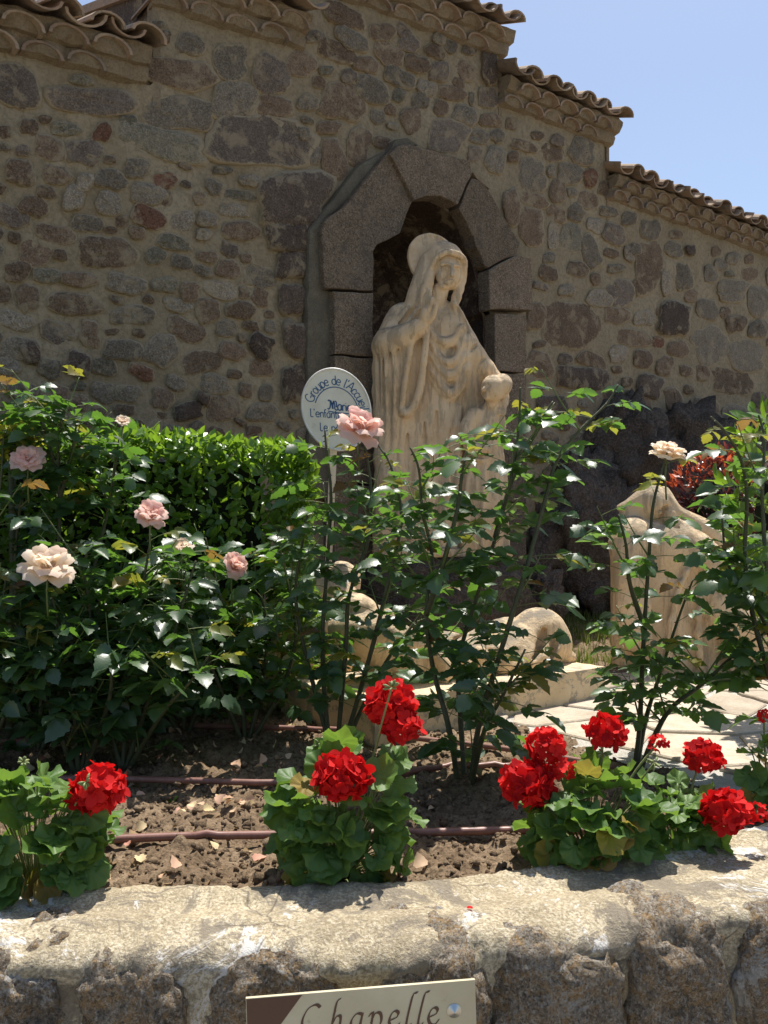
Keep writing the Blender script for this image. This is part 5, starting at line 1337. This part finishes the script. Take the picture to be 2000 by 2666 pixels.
# ------------------------------------------------------------ rose bushes
def rose_bush(base_px, canes, label, seed, d0=None, size=(.045, .062), step=.055, low=.22, young=.16, extra=0, limit=300, blooms=(), dens=1.0):
    rnd = random.Random(seed); base = G(base_px[0], base_px[1], SOIL_Z)
    d0 = d0 or base.y
    t = thing('rose_bush', (base.x, base.y, SOIL_Z), label, 'rose bush', 'rose bushes in the bed')
    leaves = []; stems = []; stalks = []
    all_paths = []
    for cn in canes:
        pts = [P(x, y, d0 + dd) for x, y, dd in cn]
        if abs(cn[0][1] - base_px[1]) < 60: pts[0].z = SOIL_Z - .02
        all_paths.append((smooth_path(pts, 7), True))
    for k in range(extra):         # side shoots
        pth, _ = all_paths[rnd.randrange(len(canes))]
        i = rnd.randrange(len(pth) // 6, int(len(pth) * .8)); p0 = pth[i]; a = rnd.uniform(0, 6.28); L = rnd.uniform(.10, .24)
        dr = Vector((math.cos(a), math.sin(a) * .7, rnd.uniform(.5, 1.3))).normalized()
        all_paths.append((smooth_path([p0, p0 + dr * L * .5 + Vector((0, 0, .02)), p0 + dr * L + Vector((0, 0, .05))], 6), False))
    for pth, main in all_paths:
        n = len(pth); r0 = .0098 if main else .0038
        V, F = tube(pth, [r0 * (1 - .7 * i / (n - 1)) * rnd.uniform(.92, 1.08) for i in range(n)], 7)
        obj('cane', mesh('cane', V, F, M['cane' if main else 'cane_new']), t)
        if main:      # thorns
            tv = []
            for i in range(2, n - 2, 2):
                a = rnd.uniform(0, 6.28); q = Vector((math.cos(a), math.sin(a), -.2)).normalized(); tn = (pth[i + 1] - pth[i]).normalized()
                tv.append(tube([pth[i] + q * r0 * .5, pth[i] + q * .012 - tn * .002], [.0028, .0003], 5, False))
            V, F = join(tv); obj('thorns', mesh('thorns', V, F, M['cane']), t)['kind'] = 'stuff'
        acc = 0; ph = rnd.uniform(0, 6.28); tot = sum((pth[i + 1] - pth[i]).length for i in range(n - 1)); run = 0
        nxt = 0.0
        for i in range(n - 1):
            seg = pth[i + 1] - pth[i]; L = seg.length; run += L; tpos = run / tot
            if pth[i].z < SOIL_Z + low and main: continue
            while nxt <= run:
                nxt = max(nxt, run - L) + step * rnd.uniform(.6, 1.4) / dens; ph += 2.4 + rnd.uniform(-.4, .4)
                tn = seg.normalized(); q = Vector((math.cos(ph), math.sin(ph) * .9, 0)); d = (q + tn * .35 + Vector((0, 0, rnd.uniform(-.2, .35)))).normalized()
                top = max(0, (tpos - (1 - young)) / young)
                mat = 'rose_leaf'
                if rnd.random() < top * .85: mat = 'rose_young' if rnd.random() < .72 else 'rose_red'
                elif rnd.random() < .03: mat = 'rose_young'
                sz = rnd.uniform(*size) * (1 - .42 * top)
                st = compound(rnd, pth[i].copy(), d, sz, mat, leaves, 5 if rnd.random() < .85 else 7, base.y)
                stalks.append(tube(st, [.0013, .0012, .001, .0009, .0006], 4, False))
    V, F = join(stalks); o = obj('leaf_stalks', mesh('leaf_stalks', V, F, M['cane_new']), t); o['kind'] = 'stuff'
    plant_leaves(t, 'rose', leaves, limit)
    for (x, y, dd, rpx, mat, op, face) in blooms:
        c = P(x, y, d0 + dd); rose(t, c, rpx * (d0 + dd) / FPX, mat, seed + x, op, face)
        V, F = tube([c - Vector((0, 0, .14)), c - Vector((.004, 0, .06)), c - Vector((0, 0, .004))], [.003, .0028, .004], 6); obj('flower_stalk', mesh('flower_stalk', V, F, M['cane_new']), t)
    return t
FU = (.1, -.35, .9)
rose_bush((1210, 2045), [
    [(1195, 2045, 0), (1170, 1900, -.02), (1130, 1750, .02), (1110, 1600, .0), (1125, 1450, .04), (1100, 1330, .02), (1090, 1220, .0), (1068, 1165, -.02)],
    [(1212, 2045, 0), (1200, 1880, .06), (1195, 1720, .1), (1240, 1560, .08), (1290, 1400, .05), (1330, 1250, .02), (1350, 1120, 0), (1355, 1008, 0)],
    [(1225, 2045, 0), (1245, 1900, -.04), (1290, 1740, -.08), (1340, 1580, -.1), (1385, 1430, -.06), (1420, 1300, -.04), (1450, 1200, -.02), (1510, 1120, 0), (1580, 1050, .02), (1610, 1002, .02)],
    [(1222, 2045, 0), (1262, 1900, -.1), (1310, 1810, -.14), (1368, 1690, -.16)],
    [(1290, 1400, .05), (1330, 1260, .1), (1390, 1130, .14), (1440, 1045, .14)],
    [(1110, 1600, 0), (1150, 1480, -.06), (1190, 1330, -.08), (1205, 1220, -.06), (1218, 1165, -.04)]],
    'tall rose bush with thick bare stems in front of the stone slab', 31, size=(.050, .074), step=.055, low=.20, extra=24, young=.2)
rose_bush((1655, 2005), [
    [(1650, 2005, 0), (1665, 1900, .02), (1672, 1750, .0), (1680, 1600, .0), (1690, 1450, 0), (1700, 1320, 0), (1722, 1230, 0), (1740, 1170, 0)],
    [(1655, 2005, 0), (1680, 1880, .04), (1720, 1750, .08), (1770, 1600, .06), (1805, 1508, .05)],
    [(1660, 2005, 0), (1735, 1860, -.06), (1830, 1780, -.1), (1930, 1690, -.12), (2020, 1630, -.14)],
    [(1680, 1640, 0), (1640, 1520, -.06), (1630, 1420, -.08), (1610, 1340, -.08)]],
    'slender rose bush at the edge of the paving with one pale bloom on top', 47, size=(.048, .070), step=.054, low=.14, extra=11, young=.15,
    blooms=[(1735, 1192, .03, 46, 'rose_pale', 1.0, (.15, -.2, .95))])
rose_bush((2080, 2010), [
    [(2080, 2010, 0), (2020, 1820, 0), (1960, 1600, .05), (1940, 1450, .06), (1945, 1300, .04), (1930, 1200, .0), (1885, 1120, -.02), (1850, 1085, -.02)],
    [(2090, 2010, 0), (2040, 1700, -.05), (2000, 1500, -.05), (1985, 1300, -.04), (1990, 1150, 0), (1975, 1080, 0)],
    [(2080, 2010, 0), (2040, 1800, .1), (1990, 1620, .12), (1900, 1480, .14), (1880, 1350, .12)]],
    'leafy rose bush cut by the right edge of the picture', 53, d0=2.7, size=(.056, .078), step=.05, low=.25, extra=9, young=.3)
rose_bush((870, 1895), [
    [(875, 1895, 0), (900, 1700, -.03), (910, 1550, -.04), (960, 1400, -.02), (965, 1260, 0), (948, 1150, 0)],
    [(860, 1895, 0), (840, 1700, .03), (850, 1500, .05), (862, 1300, .03), (850, 1170, .0), (846, 1120, 0)],
    [(885, 1895, 0), (960, 1720, -.06), (1010, 1520, -.08), (1045, 1350, -.06), (1020, 1220, -.04), (985, 1160, -.02)],
    [(870, 1895, 0), (800, 1720, .06), (770, 1550, .08), (790, 1400, .06), (800, 1330, .05)],
    [(880, 1895, 0), (990, 1750, .05), (1080, 1620, .1), (1150, 1530, .1)]],
    'rose bush below the oval sign carrying the large pink bloom', 61, d0=3.1, size=(.048, .070), step=.056, low=.16, extra=15, young=.14,
    blooms=[(935, 1122, -.02, 56, 'rose_petal', 1.0, (.35, -.5, .75))])
LB = [
 ((640, 1905), [[(640, 1905, 0), (620, 1750, 0), (590, 1620, .02), (560, 1500, .03), (535, 1400, 0)], [(645, 1905, 0), (690, 1740, .05), (690, 1600, .05), (665, 1490, .03), (655, 1410, .02)], [(635, 1905, 0), (560, 1760, -.05), (505, 1640, -.06), (480, 1520, -.04), (490, 1450, 0)], [(650, 1905, 0), (740, 1780, 0), (770, 1650, 0), (750, 1520, 0), (735, 1440, 0)]],
  'rose bush with a withered bloom between the hedge and the left soil', 71, 3.3, [(605, 1475, -.16, 36, 'rose_petal', .8, (.5, -.5, .4)), (475, 1432, -.12, 30, 'rose_pale', .7, (.2, -.6, .6))]),
 ((325, 1985), [[(325, 1985, 0), (380, 1840, 0), (440, 1690, 0), (480, 1560, .02), (510, 1460, .02)], [(320, 1985, 0), (330, 1800, .05), (350, 1620, .06), (380, 1480, .05), (393, 1390, .05)], [(320, 1985, 0), (270, 1830, .03), (250, 1680, .03), (260, 1560, .0)], [(330, 1985, 0), (420, 1860, -.08), (500, 1770, -.1), (550, 1700, -.1)]],
  'rose bush behind the left geranium with one small pink bloom', 73, 2.95, [(393, 1347, -.02, 40, 'rose_petal', .9, (.3, -.6, .6))]),
 ((205, 1965), [[(205, 1965, 0), (190, 1800, .0), (160, 1660, 0), (132, 1540, 0)], [(210, 1965, 0), (240, 1770, .06), (235, 1600, .08), (220, 1480, .08), (240, 1400, .08)], [(200, 1965, 0), (120, 1820, -.05), (70, 1720, -.05), (40, 1620, -.05)], [(215, 1965, 0), (280, 1840, -.06), (290, 1750, -.1), (275, 1690, -.1)]],
  'low rose bush at left with a wide open pale peach bloom', 79, 2.9, [(125, 1487, -.16, 66, 'rose_pale', 1.0, (.25, -.45, .8))]),
 ((100, 1945), [[(100, 1945, 0), (120, 1700, .05), (150, 1450, .06), (155, 1300, .04), (150, 1150, 0), (140, 1040, 0)], [(95, 1945, 0), (60, 1700, .06), (40, 1500, .06), (50, 1340, .05), (70, 1240, .03)], [(105, 1945, 0), (200, 1650, .1), (260, 1420, .12), (290, 1280, .1), (310, 1140, .08)], [(155, 1300, .04), (185, 1190, .03), (200, 1100, .02)], [(152, 1230, .03), (120, 1140, .02), (100, 1080, .02)], [(150, 1150, 0), (165, 1080, -.02), (175, 1040, -.02)], [(95, 1945, 0), (0, 1700, .04), (-30, 1450, .04), (0, 1280, .02), (10, 1130, 0)]],
  'tallest rose bush at the left edge, rising above the hedge', 83, 3.15, [(75, 1203, -.12, 40, 'rose_petal', .9, (.2, -.6, .6)), (320, 1105, .06, 22, 'rose_pale', .7, (.2, -.6, .6))]),
 ((-60, 1960), [[(-60, 1960, 0), (-40, 1750, 0), (0, 1600, 0), (20, 1480, 0)], [(-60, 1960, 0), (-90, 1700, 0), (-60, 1450, 0), (-30, 1250, 0)], [(-55, 1960, 0), (30, 1820, -.05), (60, 1720, -.05)]],
  'rose bush cut by the left edge of the picture', 89, 2.9, []),
 ((480, 1900), [[(480, 1900, 0), (470, 1760, 0), (430, 1620, 0), (440, 1500, 0)], [(485, 1900, 0), (540, 1770, .03), (580, 1660, .03), (610, 1580, 0)], [(475, 1900, 0), (390, 1770, .02), (330, 1660, .02), (310, 1540, .0), (320, 1440, 0)]],
  'dense dark rose bush in the middle of the left bed', 97, 3.4, []),
]
for base_px, canes, lab, sd_, d0, bl in LB:
    rose_bush(base_px, canes, lab, sd_, d0=d0, size=(.050, .072), step=.050, low=.20, extra=20, young=.13, blooms=bl)

# ------------------------------------------------------------ clipped hedge, yellow shrub, red leaved shrub
def shell_leaves(rnd, n, surf, size, mats, jit=.8, up=.5, var=3):
    out = []
    for _ in range(n):
        p_, nn = surf(rnd)
        d = (nn + Vector((rnd.gauss(0, jit), rnd.gauss(0, jit), rnd.gauss(0, jit) + up))).normalized()
        u = (nn + Vector((rnd.gauss(0, .5), rnd.gauss(0, .5), rnd.gauss(0, .5) + .5)))
        mat = mats[0] if rnd.random() < mats[2] else mats[1]
        out.append((leaf_frame(p_, d, u, rnd.uniform(*size), rnd.uniform(-.5, .5)), rnd.randrange(var), mat, -9))
    return out
HU = Vector((0.94, 0.34, 0)).normalized(); HN = Vector((0.34, -0.94, 0)).normalized()
H0 = Vector((-2.30, 3.02, SOIL_Z)); HL, HD, HH = 2.14, 0.46, 1.16
def hedge_surf(rnd):
    a = rnd.random(); dep = abs(rnd.gauss(0, .07))
    if a < .34:   # top
        s_, t_ = rnd.random() * HL, rnd.random() * HD
        q = H0 + HU * s_ - HN * t_; z = HH + .05 * fbm(q, 3.5) + .03 * noise.noise(q * 9) - dep * .8
        if s_ > HL - .12: z -= ((s_ - HL + .12) / .12) ** 2 * .10
        return q + Vector((0, 0, z)), Vector((0, 0, 1))
    if a < .84:   # front
        s_, z = rnd.random() * HL, HH * rnd.random() ** .7
        q = H0 + HU * s_; q += HN * (.05 * fbm(q + Vector((0, 0, z)), 4) - dep); return q + Vector((0, 0, z - .02)), (HN + Vector((0, 0, .25))).normalized()
    t_, z = rnd.random() * HD, HH * rnd.random() ** .7 - .03
    q = H0 + HU * (HL + .05 * fbm(Vector((t_, z, 3)), 5) - dep) - HN * t_; return q + Vector((0, 0, z)), (HU + HN * .2).normalized()
hedge = thing('hedge', H0 + HU * HL / 2, 'clipped bright green hedge along the foot of the chapel wall', 'hedge')
rnd = random.Random(5)
lv = shell_leaves(rnd, 10500, hedge_surf, (.036, .060), ('hedge_leaf', 'hedge_leaf', 1.0), 1.0, .25)
plant_leaves(hedge, 'hedge', [(m, i, mat, 9.0) for m, i, mat, _ in lv], 300)
t_ = NT('hedge_inner_shade'); t_.color((.012, .016, .008)); t_.setb(Roughness=1.0); M['inner_shade'] = t_.m  # near-black fill: the shade inside the foliage put into colour
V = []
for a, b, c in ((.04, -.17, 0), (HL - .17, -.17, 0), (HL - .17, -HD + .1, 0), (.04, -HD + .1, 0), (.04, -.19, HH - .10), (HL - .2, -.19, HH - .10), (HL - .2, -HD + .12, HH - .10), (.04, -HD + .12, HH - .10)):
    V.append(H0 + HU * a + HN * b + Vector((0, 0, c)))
obj('shade_core', bm_mesh('shade_core', fix_normals(V, [(0, 1, 2, 3), (4, 5, 6, 7), (0, 1, 5, 4), (1, 2, 6, 5), (2, 3, 7, 6), (3, 0, 4, 7)]), M['inner_shade']), hedge)

def ball_shrub(name, c, r, n, size, kind, mats, label, seed, foot, var, limit=300):
    rnd = random.Random(seed); c = Vector(c)
    t = thing(name, (c.x, c.y, foot), label, 'shrub')
    def surf(rn):
        while True:
            v = Vector((rn.gauss(0, 1), rn.gauss(0, 1), rn.gauss(0, 1)))
            if v.length > .1: break
        v.normalize(); q = v * (1 - abs(rn.gauss(0, .16))) * (1 + .22 * fbm(v + Vector((seed, 0, 0)), 1.8))
        return c + Vector((q.x * r[0], q.y * r[1], q.z * r[2])), v
    lv = shell_leaves(rnd, n, surf, size, mats, .6, .35, var)
    plant_leaves(t, kind, [(m, i, (mats[1] if (m.translation.z > c.z + r[2] * .35 and rnd.random() < .5) else mats[0]) if mats[1] != mats[0] else mat, 9.0) for m, i, mat, _ in lv], limit)
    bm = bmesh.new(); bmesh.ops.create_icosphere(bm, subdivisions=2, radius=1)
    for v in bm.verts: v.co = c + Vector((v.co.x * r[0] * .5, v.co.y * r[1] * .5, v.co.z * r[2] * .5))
    obj('shade_core', bm_mesh('shade_core', bm, M['inner_shade']), t)  # solid dark core standing in for the shaded inside of the shrub
    V, F = tube([(c.x, c.y, foot), (c.x + .01, c.y, (c.z + foot) / 2), c], [.02, .017, .012], 8); obj('stem', mesh('stem', V, F, M['cane']), t)
    return t
c = P(30, 1142, 3.27); ball_shrub('yellow_shrub', c, (.12, .10, .075), 420, (.026, .04), 'hedge', ('yellow_leaf', 'yellow_leaf', 1), 'golden yellow shrub topping the hedge at the left edge', 3, SOIL_Z, 3)
c = P(1880, 1320, 5.75); ball_shrub('red_leaved_shrub', c, (.36, .28, .36), 1500, (.05, .085), 'long', ('red_shrub', 'red_tip', .8), 'dark purple shrub with scarlet young tips behind the kneeling figure', 8, SOIL_Z + .05, 2)
c = P(2040, 1330, 3.6); ball_shrub('green_shrub', c, (.22, .2, .46), 620, (.06, .085), 'hedge', ('hedge_leaf', 'hedge_leaf', 1), 'light green broad leaved shrub at the right edge above the purple shrub', 12, SOIL_Z, 3)

# ------------------------------------------------------------ grass tufts by the plinth
rnd = random.Random(21); ms = []; ga = []
bl = np.array([(-.05, 0, 0), (.05, 0, 0), (-.035, .03, .5), (.035, .03, .5), (0, .16, 1.0)]); bf = np.array([[0, 1, 3, 2], [2, 3, 4, 4]])
for _ in range(5200):
    y = rnd.uniform(4.7, 6.6); x = rnd.uniform(.75, 1.55) + (y - 5) * .35
    if noise.noise(Vector((x * 3, y * 3, 0))) < -.15 and rnd.random() < .8: continue
    h = rnd.uniform(.03, .095)
    ms.append(Matrix.Translation((x, y, soil_h(x, y) - .004)) @ Matrix.Rotation(rnd.uniform(0, 6.3), 4, 'Z') @ Matrix.Rotation(rnd.uniform(-.5, .5), 4, 'X') @ Matrix.Diagonal((h * .8, h, h, 1)))
Vg = np.concatenate([bl @ np.array(m.to_3x3()).T + np.array(m.translation) for m in ms])
Fg = []
for i in range(len(ms)): o = i * 5; Fg += [(o, o + 1, o + 3, o + 2), (o + 2, o + 3, o + 4)]
g = obj('grass', mesh('grass', Vg, Fg, M['grass'], True, np.repeat(rng.random(len(ms)), 5))); tag(g, 'short grass growing between the rock plinth and the kneeling figure', 'grass', kind='stuff')

# ------------------------------------------------------------ red geraniums
GER = [mesh('leaf', *ger_leaf(cp), None) for cp in (.25, .05, -.2, .45)]
GER_ME = {}
def ger_me(i, mat):
    if (i, mat) not in GER_ME:
        m = GER[i].copy(); m.materials.append(M[mat]); GER_ME[i, mat] = m
    return GER_ME[i, mat]
def floret_mesh(seed):
    rnd = random.Random(seed); V = []; F = []
    for k in range(5):
        a = 2 * math.pi * k / 5 + rnd.uniform(-.15, .15); o = len(V); tl = rnd.uniform(.15, .55)
        for i in range(4):
            t = i / 3; hw = .42 * math.sin(math.pi * (.12 + .70 * t)) * (1 if i < 3 else .85)
            for u in (-1, 0, 1):
                x = .08 + t * .95; z = tl * t ** 1.5 + .10 * u * u * t + rnd.uniform(-.03, .03)
                V.append((x * math.cos(a) - u * hw * math.sin(a), x * math.sin(a) + u * hw * math.cos(a), z - (.12 if i == 3 and u else 0)))
        for i in range(3):
            for u in (0, 1): b = o + i * 3 + u; F.append((b, b + 1, b + 4, b + 3))
    return mesh('floret', V, F, M['geranium_petal'])
FLO = [floret_mesh(i) for i in range(4)]
def flower_head(t, c, r, seed, axis=(0, -.2, 1), n=34, squash=.85):
    rnd = random.Random(seed); ax = Vector(axis).normalized()
    bm = bmesh.new(); bmesh.ops.create_icosphere(bm, subdivisions=2, radius=r * .22)
    for v in bm.verts: v.co = v.co + c
    h = obj('flower_head', bm_mesh('flower_head', bm, M['ger_stem'], True), t)
    for k in range(n):
        zz = 1 - 1.75 * (k + .5) / n; ph = k * 2.39996 + rnd.uniform(-.2, .2); rr = math.sqrt(max(0, 1 - zz * zz))
        v = Vector((rr * math.cos(ph), rr * math.sin(ph), zz)); q = ax.rotation_difference(Vector((0, 0, 1))).inverted(); v.rotate(q)
        rad = r * rnd.uniform(.60, .80); pos = c + Vector((v.x * rad, v.y * rad, v.z * rad * squash))
        m = Matrix.Translation(pos) @ (v + Vector((rnd.gauss(0, .25), rnd.gauss(0, .25), rnd.gauss(0, .25)))).to_track_quat('Z', 'Y').to_matrix().to_4x4() @ Matrix.Rotation(rnd.uniform(0, 6.3), 4, 'Z') @ Matrix.Scale(r * rnd.uniform(.36, .47), 4)
        obj('floret', FLO[rnd.randrange(4)], h, m)
    return h
def geranium(c_px, d, rpx, n, heads, label, seed, size=(.054, .086), fade=.08, buds=(), flat=.8):
    rnd = random.Random(seed); c = P(c_px[0], c_px[1], d); rx, rz = rpx[0] * d / FPX, rpx[1] * d / FPX
    t = thing('geranium', (c.x, d, SOIL_Z), label, 'geranium', 'red geraniums along the low wall'); crown = Vector((c.x, d + .02, SOIL_Z - .01))
    stems = []
    for k in range(n):
        a = rnd.uniform(0, 6.28) if rnd.random() < .4 else rnd.uniform(3.3, 6.1); e = math.asin(rnd.uniform(-.75, 1)); f = rnd.uniform(.70, 1.08)
        v = Vector((math.cos(a) * math.cos(e), math.sin(a) * math.cos(e), math.sin(e)))
        p_ = Vector((c.x + v.x * rx * f, d + v.y * rx * .8 * f, c.z + v.z * rz * f - rz * .12))
        p_.z = max(p_.z, (TOP_Z if p_.y < front_y(p_.x) + wall_thick(p_.x) else SOIL_Z) + .025)
        nrm = (v + Vector((rnd.gauss(0, .3), rnd.gauss(0, .3) - .1, .45 + rnd.gauss(0, .25)))).normalized()
        tip = (v + Vector((rnd.gauss(0, .4), rnd.gauss(0, .4), -.5))); sz = rnd.uniform(*size)
        low = p_.z < SOIL_Z + .09
        mat = 'ger_yellow' if rnd.random() < (fade * 3.0 if low else fade * .3) else 'ger_leaf'
        m = leaf_frame(p_, tip, nrm, sz); obj('leaf', ger_me(rnd.randrange(4), mat), t, m)
        mid = crown.lerp(p_, .5) + Vector((0, 0, .02)); stems.append(tube(smooth_path([crown, mid, p_], 4), .0016, 5, False))
    V, F = join(stems); o = obj('leaf_stalks', mesh('leaf_stalks', V, F, M['ger_stem']), t); o['kind'] = 'stuff'
    for j, (x, y, dd, r_, nf) in enumerate(heads):
        hc = P(x, y, d + dd); rr = r_ * (d + dd) / FPX
        flower_head(t, hc, rr, seed * 7 + j, (rnd.uniform(-.3, .3), -.35, 1), nf)
        b = crown.lerp(hc, .25) + Vector((0, 0, .02)); V, F = tube(smooth_path([b, b.lerp(hc, .5) + Vector((0, .01, .02)), hc], 6), .0028, 8); obj('flower_stalk', mesh('flower_stalk', V, F, M['ger_stem']), t)
    for j, (x, y, dd, r_) in enumerate(buds):
        hc = P(x, y, d + dd); parts = []
        for k in range(11):
            v = Vector((rnd.gauss(0, 1), rnd.gauss(0, 1), rnd.gauss(0, .8))).normalized() * r_ * d / FPX
            parts.append(tube([hc + v * .2, hc + v * .6, hc + v, hc + v * 1.35], [.001, .0028, .0034, .0008], 6))
        V, F = join(parts); obj('bud_cluster', mesh('bud_cluster', V, F, M['ger_stem']), t)
        V, F = tube(smooth_path([crown.lerp(hc, .3), crown.lerp(hc, .7) + Vector((0, .008, .01)), hc], 5), .0022, 7); obj('flower_stalk', mesh('flower_stalk', V, F, M['ger_stem']), t)
    return t
geranium((80, 2165), 1.93, (180, 190), 105, [(255, 2055, -.03, 76, 38)], 'red geranium at the left end of the low wall', 3, buds=[(60, 1985, .05, 14), (225, 2035, -.09, 16)])
geranium((890, 2110), 2.02, (170, 200), 110, [(892, 2022, -.10, 76, 40), (1018, 1830, .02, 70, 34), (1045, 1890, .0, 58, 26)], 'middle red geranium with two large flower heads', 5, buds=[(832, 1938, .05, 16), (1020, 1790, -.07, 18)])
geranium((1540, 2120), 2.10, (165, 140), 88, [(1375, 2040, -.03, 72, 36), (1420, 1938, .0, 55, 26), (1462, 2002, -.02, 36, 14), (1578, 1903, .03, 54, 24), (1714, 1935, .05, 28, 10)], 'sprawling red geranium with five flower heads beside the paving', 9, buds=[(1572, 1960, .0, 18), (1705, 1985, .0, 18)], fade=.16)
geranium((1775, 2130), 2.15, (105, 115), 48, [(1832, 1970, .05, 54, 26), (1890, 2110, -.10, 64, 34), (1968, 2115, -.06, 32, 12)], 'small red geranium with a deep red drooping head near the right edge', 13, size=(.045, .07), fade=.1, buds=[(1912, 2130, -.1, 16)])
geranium((2010, 2010), 2.42, (75, 85), 24, [(1990, 1862, .02, 22, 8)], 'geranium with a single small bloom cut by the right edge', 17, size=(.05, .075), buds=[(1975, 1960, -.04, 18)])

# ------------------------------------------------------------ fallen petals and weeds
M['petal_fallen'] = petal_mat('petal_fallen', [(.62, .50, .26), (.74, .60, .36), (.70, .46, .34), (.55, .34, .20)], (.8, .65, .35), 0.3, 0.8)
PET = [mesh('fallen_petal', *leaflet(.95, .35, .7, .06, 8), M['petal_dry']), mesh('fallen_petal', *leaflet(1.1, -.25, -.6, .04, 8), M['petal_fallen']), mesh('fallen_petal', *leaflet(.9, .5, .5, .08, 8), M['petal_fallen'])]
rnd = random.Random(77); cnt = 0
spots = [(490, 2095), (505, 2110), (530, 2100), (560, 2105), (580, 2115), (600, 2112), (620, 2100), (640, 2108), (655, 2095), (575, 2125), (610, 2125), (635, 2120), (480, 2110), (660, 2225), (650, 2215), (470, 2275), (350, 2030), (355, 2062), (480, 1990), (515, 1950), (565, 1955), (620, 1950), (280, 1945), (120, 1998), (710, 1940), (375, 2170), (350, 2155), (570, 2065), (1130, 2095), (1080, 2080), (1100, 2260), (60, 1930), (190, 1950), (330, 1915), (445, 2290)]
for _ in range(45): spots.append((rnd.uniform(60, 800), rnd.uniform(1880, 2010)))
for _ in range(14): spots.append((rnd.uniform(250, 700), rnd.uniform(2060, 2290)))
for x, y in spots:
    g_ = G(x, y, SOIL_Z + .02); 
    if g_.y < front_y(g_.x) + wall_thick(g_.x): continue
    z = soil_h(g_.x, g_.y) + .014
    m = Matrix.Translation((g_.x, g_.y, z)) @ Matrix.Rotation(rnd.uniform(0, 6.3), 4, 'Z') @ Matrix.Rotation(rnd.uniform(-.3, .7), 4, 'X') @ Matrix.Rotation(rnd.uniform(-.7, .7), 4, 'Y') @ Matrix.Scale(rnd.uniform(.016, .033), 4)
    o = obj('fallen_petal', PET[rnd.choice((0, 1, 1, 2))], None, m); tag(o, 'fallen dry rose petal lying on the bare soil', 'petal', 'fallen petals on the soil')
g_ = G(1222, 2362, TOP_Z + .01)
o = obj('fallen_petal', mesh('fallen_petal', *petal_mesh(1.0, .5, .6), M['geranium_petal']), None, Matrix.Translation((g_.x, g_.y, TOP_Z + .012)) @ Matrix.Rotation(R(80), 4, 'X') @ Matrix.Scale(.015, 4)); tag(o, 'single red geranium petal lying on the wall top', 'petal')
for x, y, s_ in ((450, 2065, .03), (655, 1865, .05), (590, 1875, .04), (370, 2170, .02), (1500, 1960, .03), (690, 1990, .02)):
    g_ = G(x, y, SOIL_Z + .02); z = soil_h(g_.x, g_.y); V = []; F = []
    for k in range(9):
        a = rnd.uniform(0, 6.3); dr = Vector((math.cos(a), math.sin(a), rnd.uniform(.5, 2))).normalized(); L = s_ * rnd.uniform(.6, 1.2); sd_ = dr.cross(Vector((0, 0, 1))).normalized() * L * .16
        o_ = len(V); b = Vector((g_.x, g_.y, z - .003)); V += [b - sd_ * .3, b + sd_ * .3, b + dr * L * .55 + sd_, b + dr * L * .55 - sd_, b + dr * L + Vector((0, 0, -L * .15))]
        F += [(o_, o_ + 1, o_ + 2, o_ + 3), (o_ + 3, o_ + 2, o_ + 4)]
    o = obj('weed', mesh('weed', V, F, M['hedge_leaf'])); tag(o, 'tiny green weed sprouting from the bare soil', 'weed', 'weeds in the flower bed')
# dry leaf litter between the stems
rnd = random.Random(99); ms = []
for _ in range(700):
    y = rnd.uniform(1.95, 3.9); x = rnd.uniform(-1.5, .8)
    if x > bed_edge_x(y) - .03 or y < front_y(x) + wall_thick(x): continue
    if y < 2.6 and rnd.random() < .6: continue
    ms.append(Matrix.Translation((x, y, soil_h(x, y) + .006)) @ Matrix.Rotation(rnd.uniform(0, 6.3), 4, 'Z') @ Matrix.Rotation(rnd.uniform(-.5, .6), 4, 'X') @ Matrix.Rotation(rnd.uniform(-.8, .8), 4, 'Y') @ Matrix.Scale(rnd.uniform(.010, .026), 4))
L = leaflet(.6, .6, .4, .06, 6); V, F = scatter(L[0], L[1], ms)
M['litter'] = leaf_mat('leaf_litter', [(.10, .06, .03), (.20, .13, .07), (.30, .21, .12)], (.2, .12, .05), 0.8, 0.15, 0.1)
tag(obj('leaf_litter', mesh('leaf_litter', V, F, M['litter'], True, np.repeat(rng.random(len(ms)), len(L[0])))), 'dry brown leaf litter strewn over the flower bed', 'litter', kind='stuff')
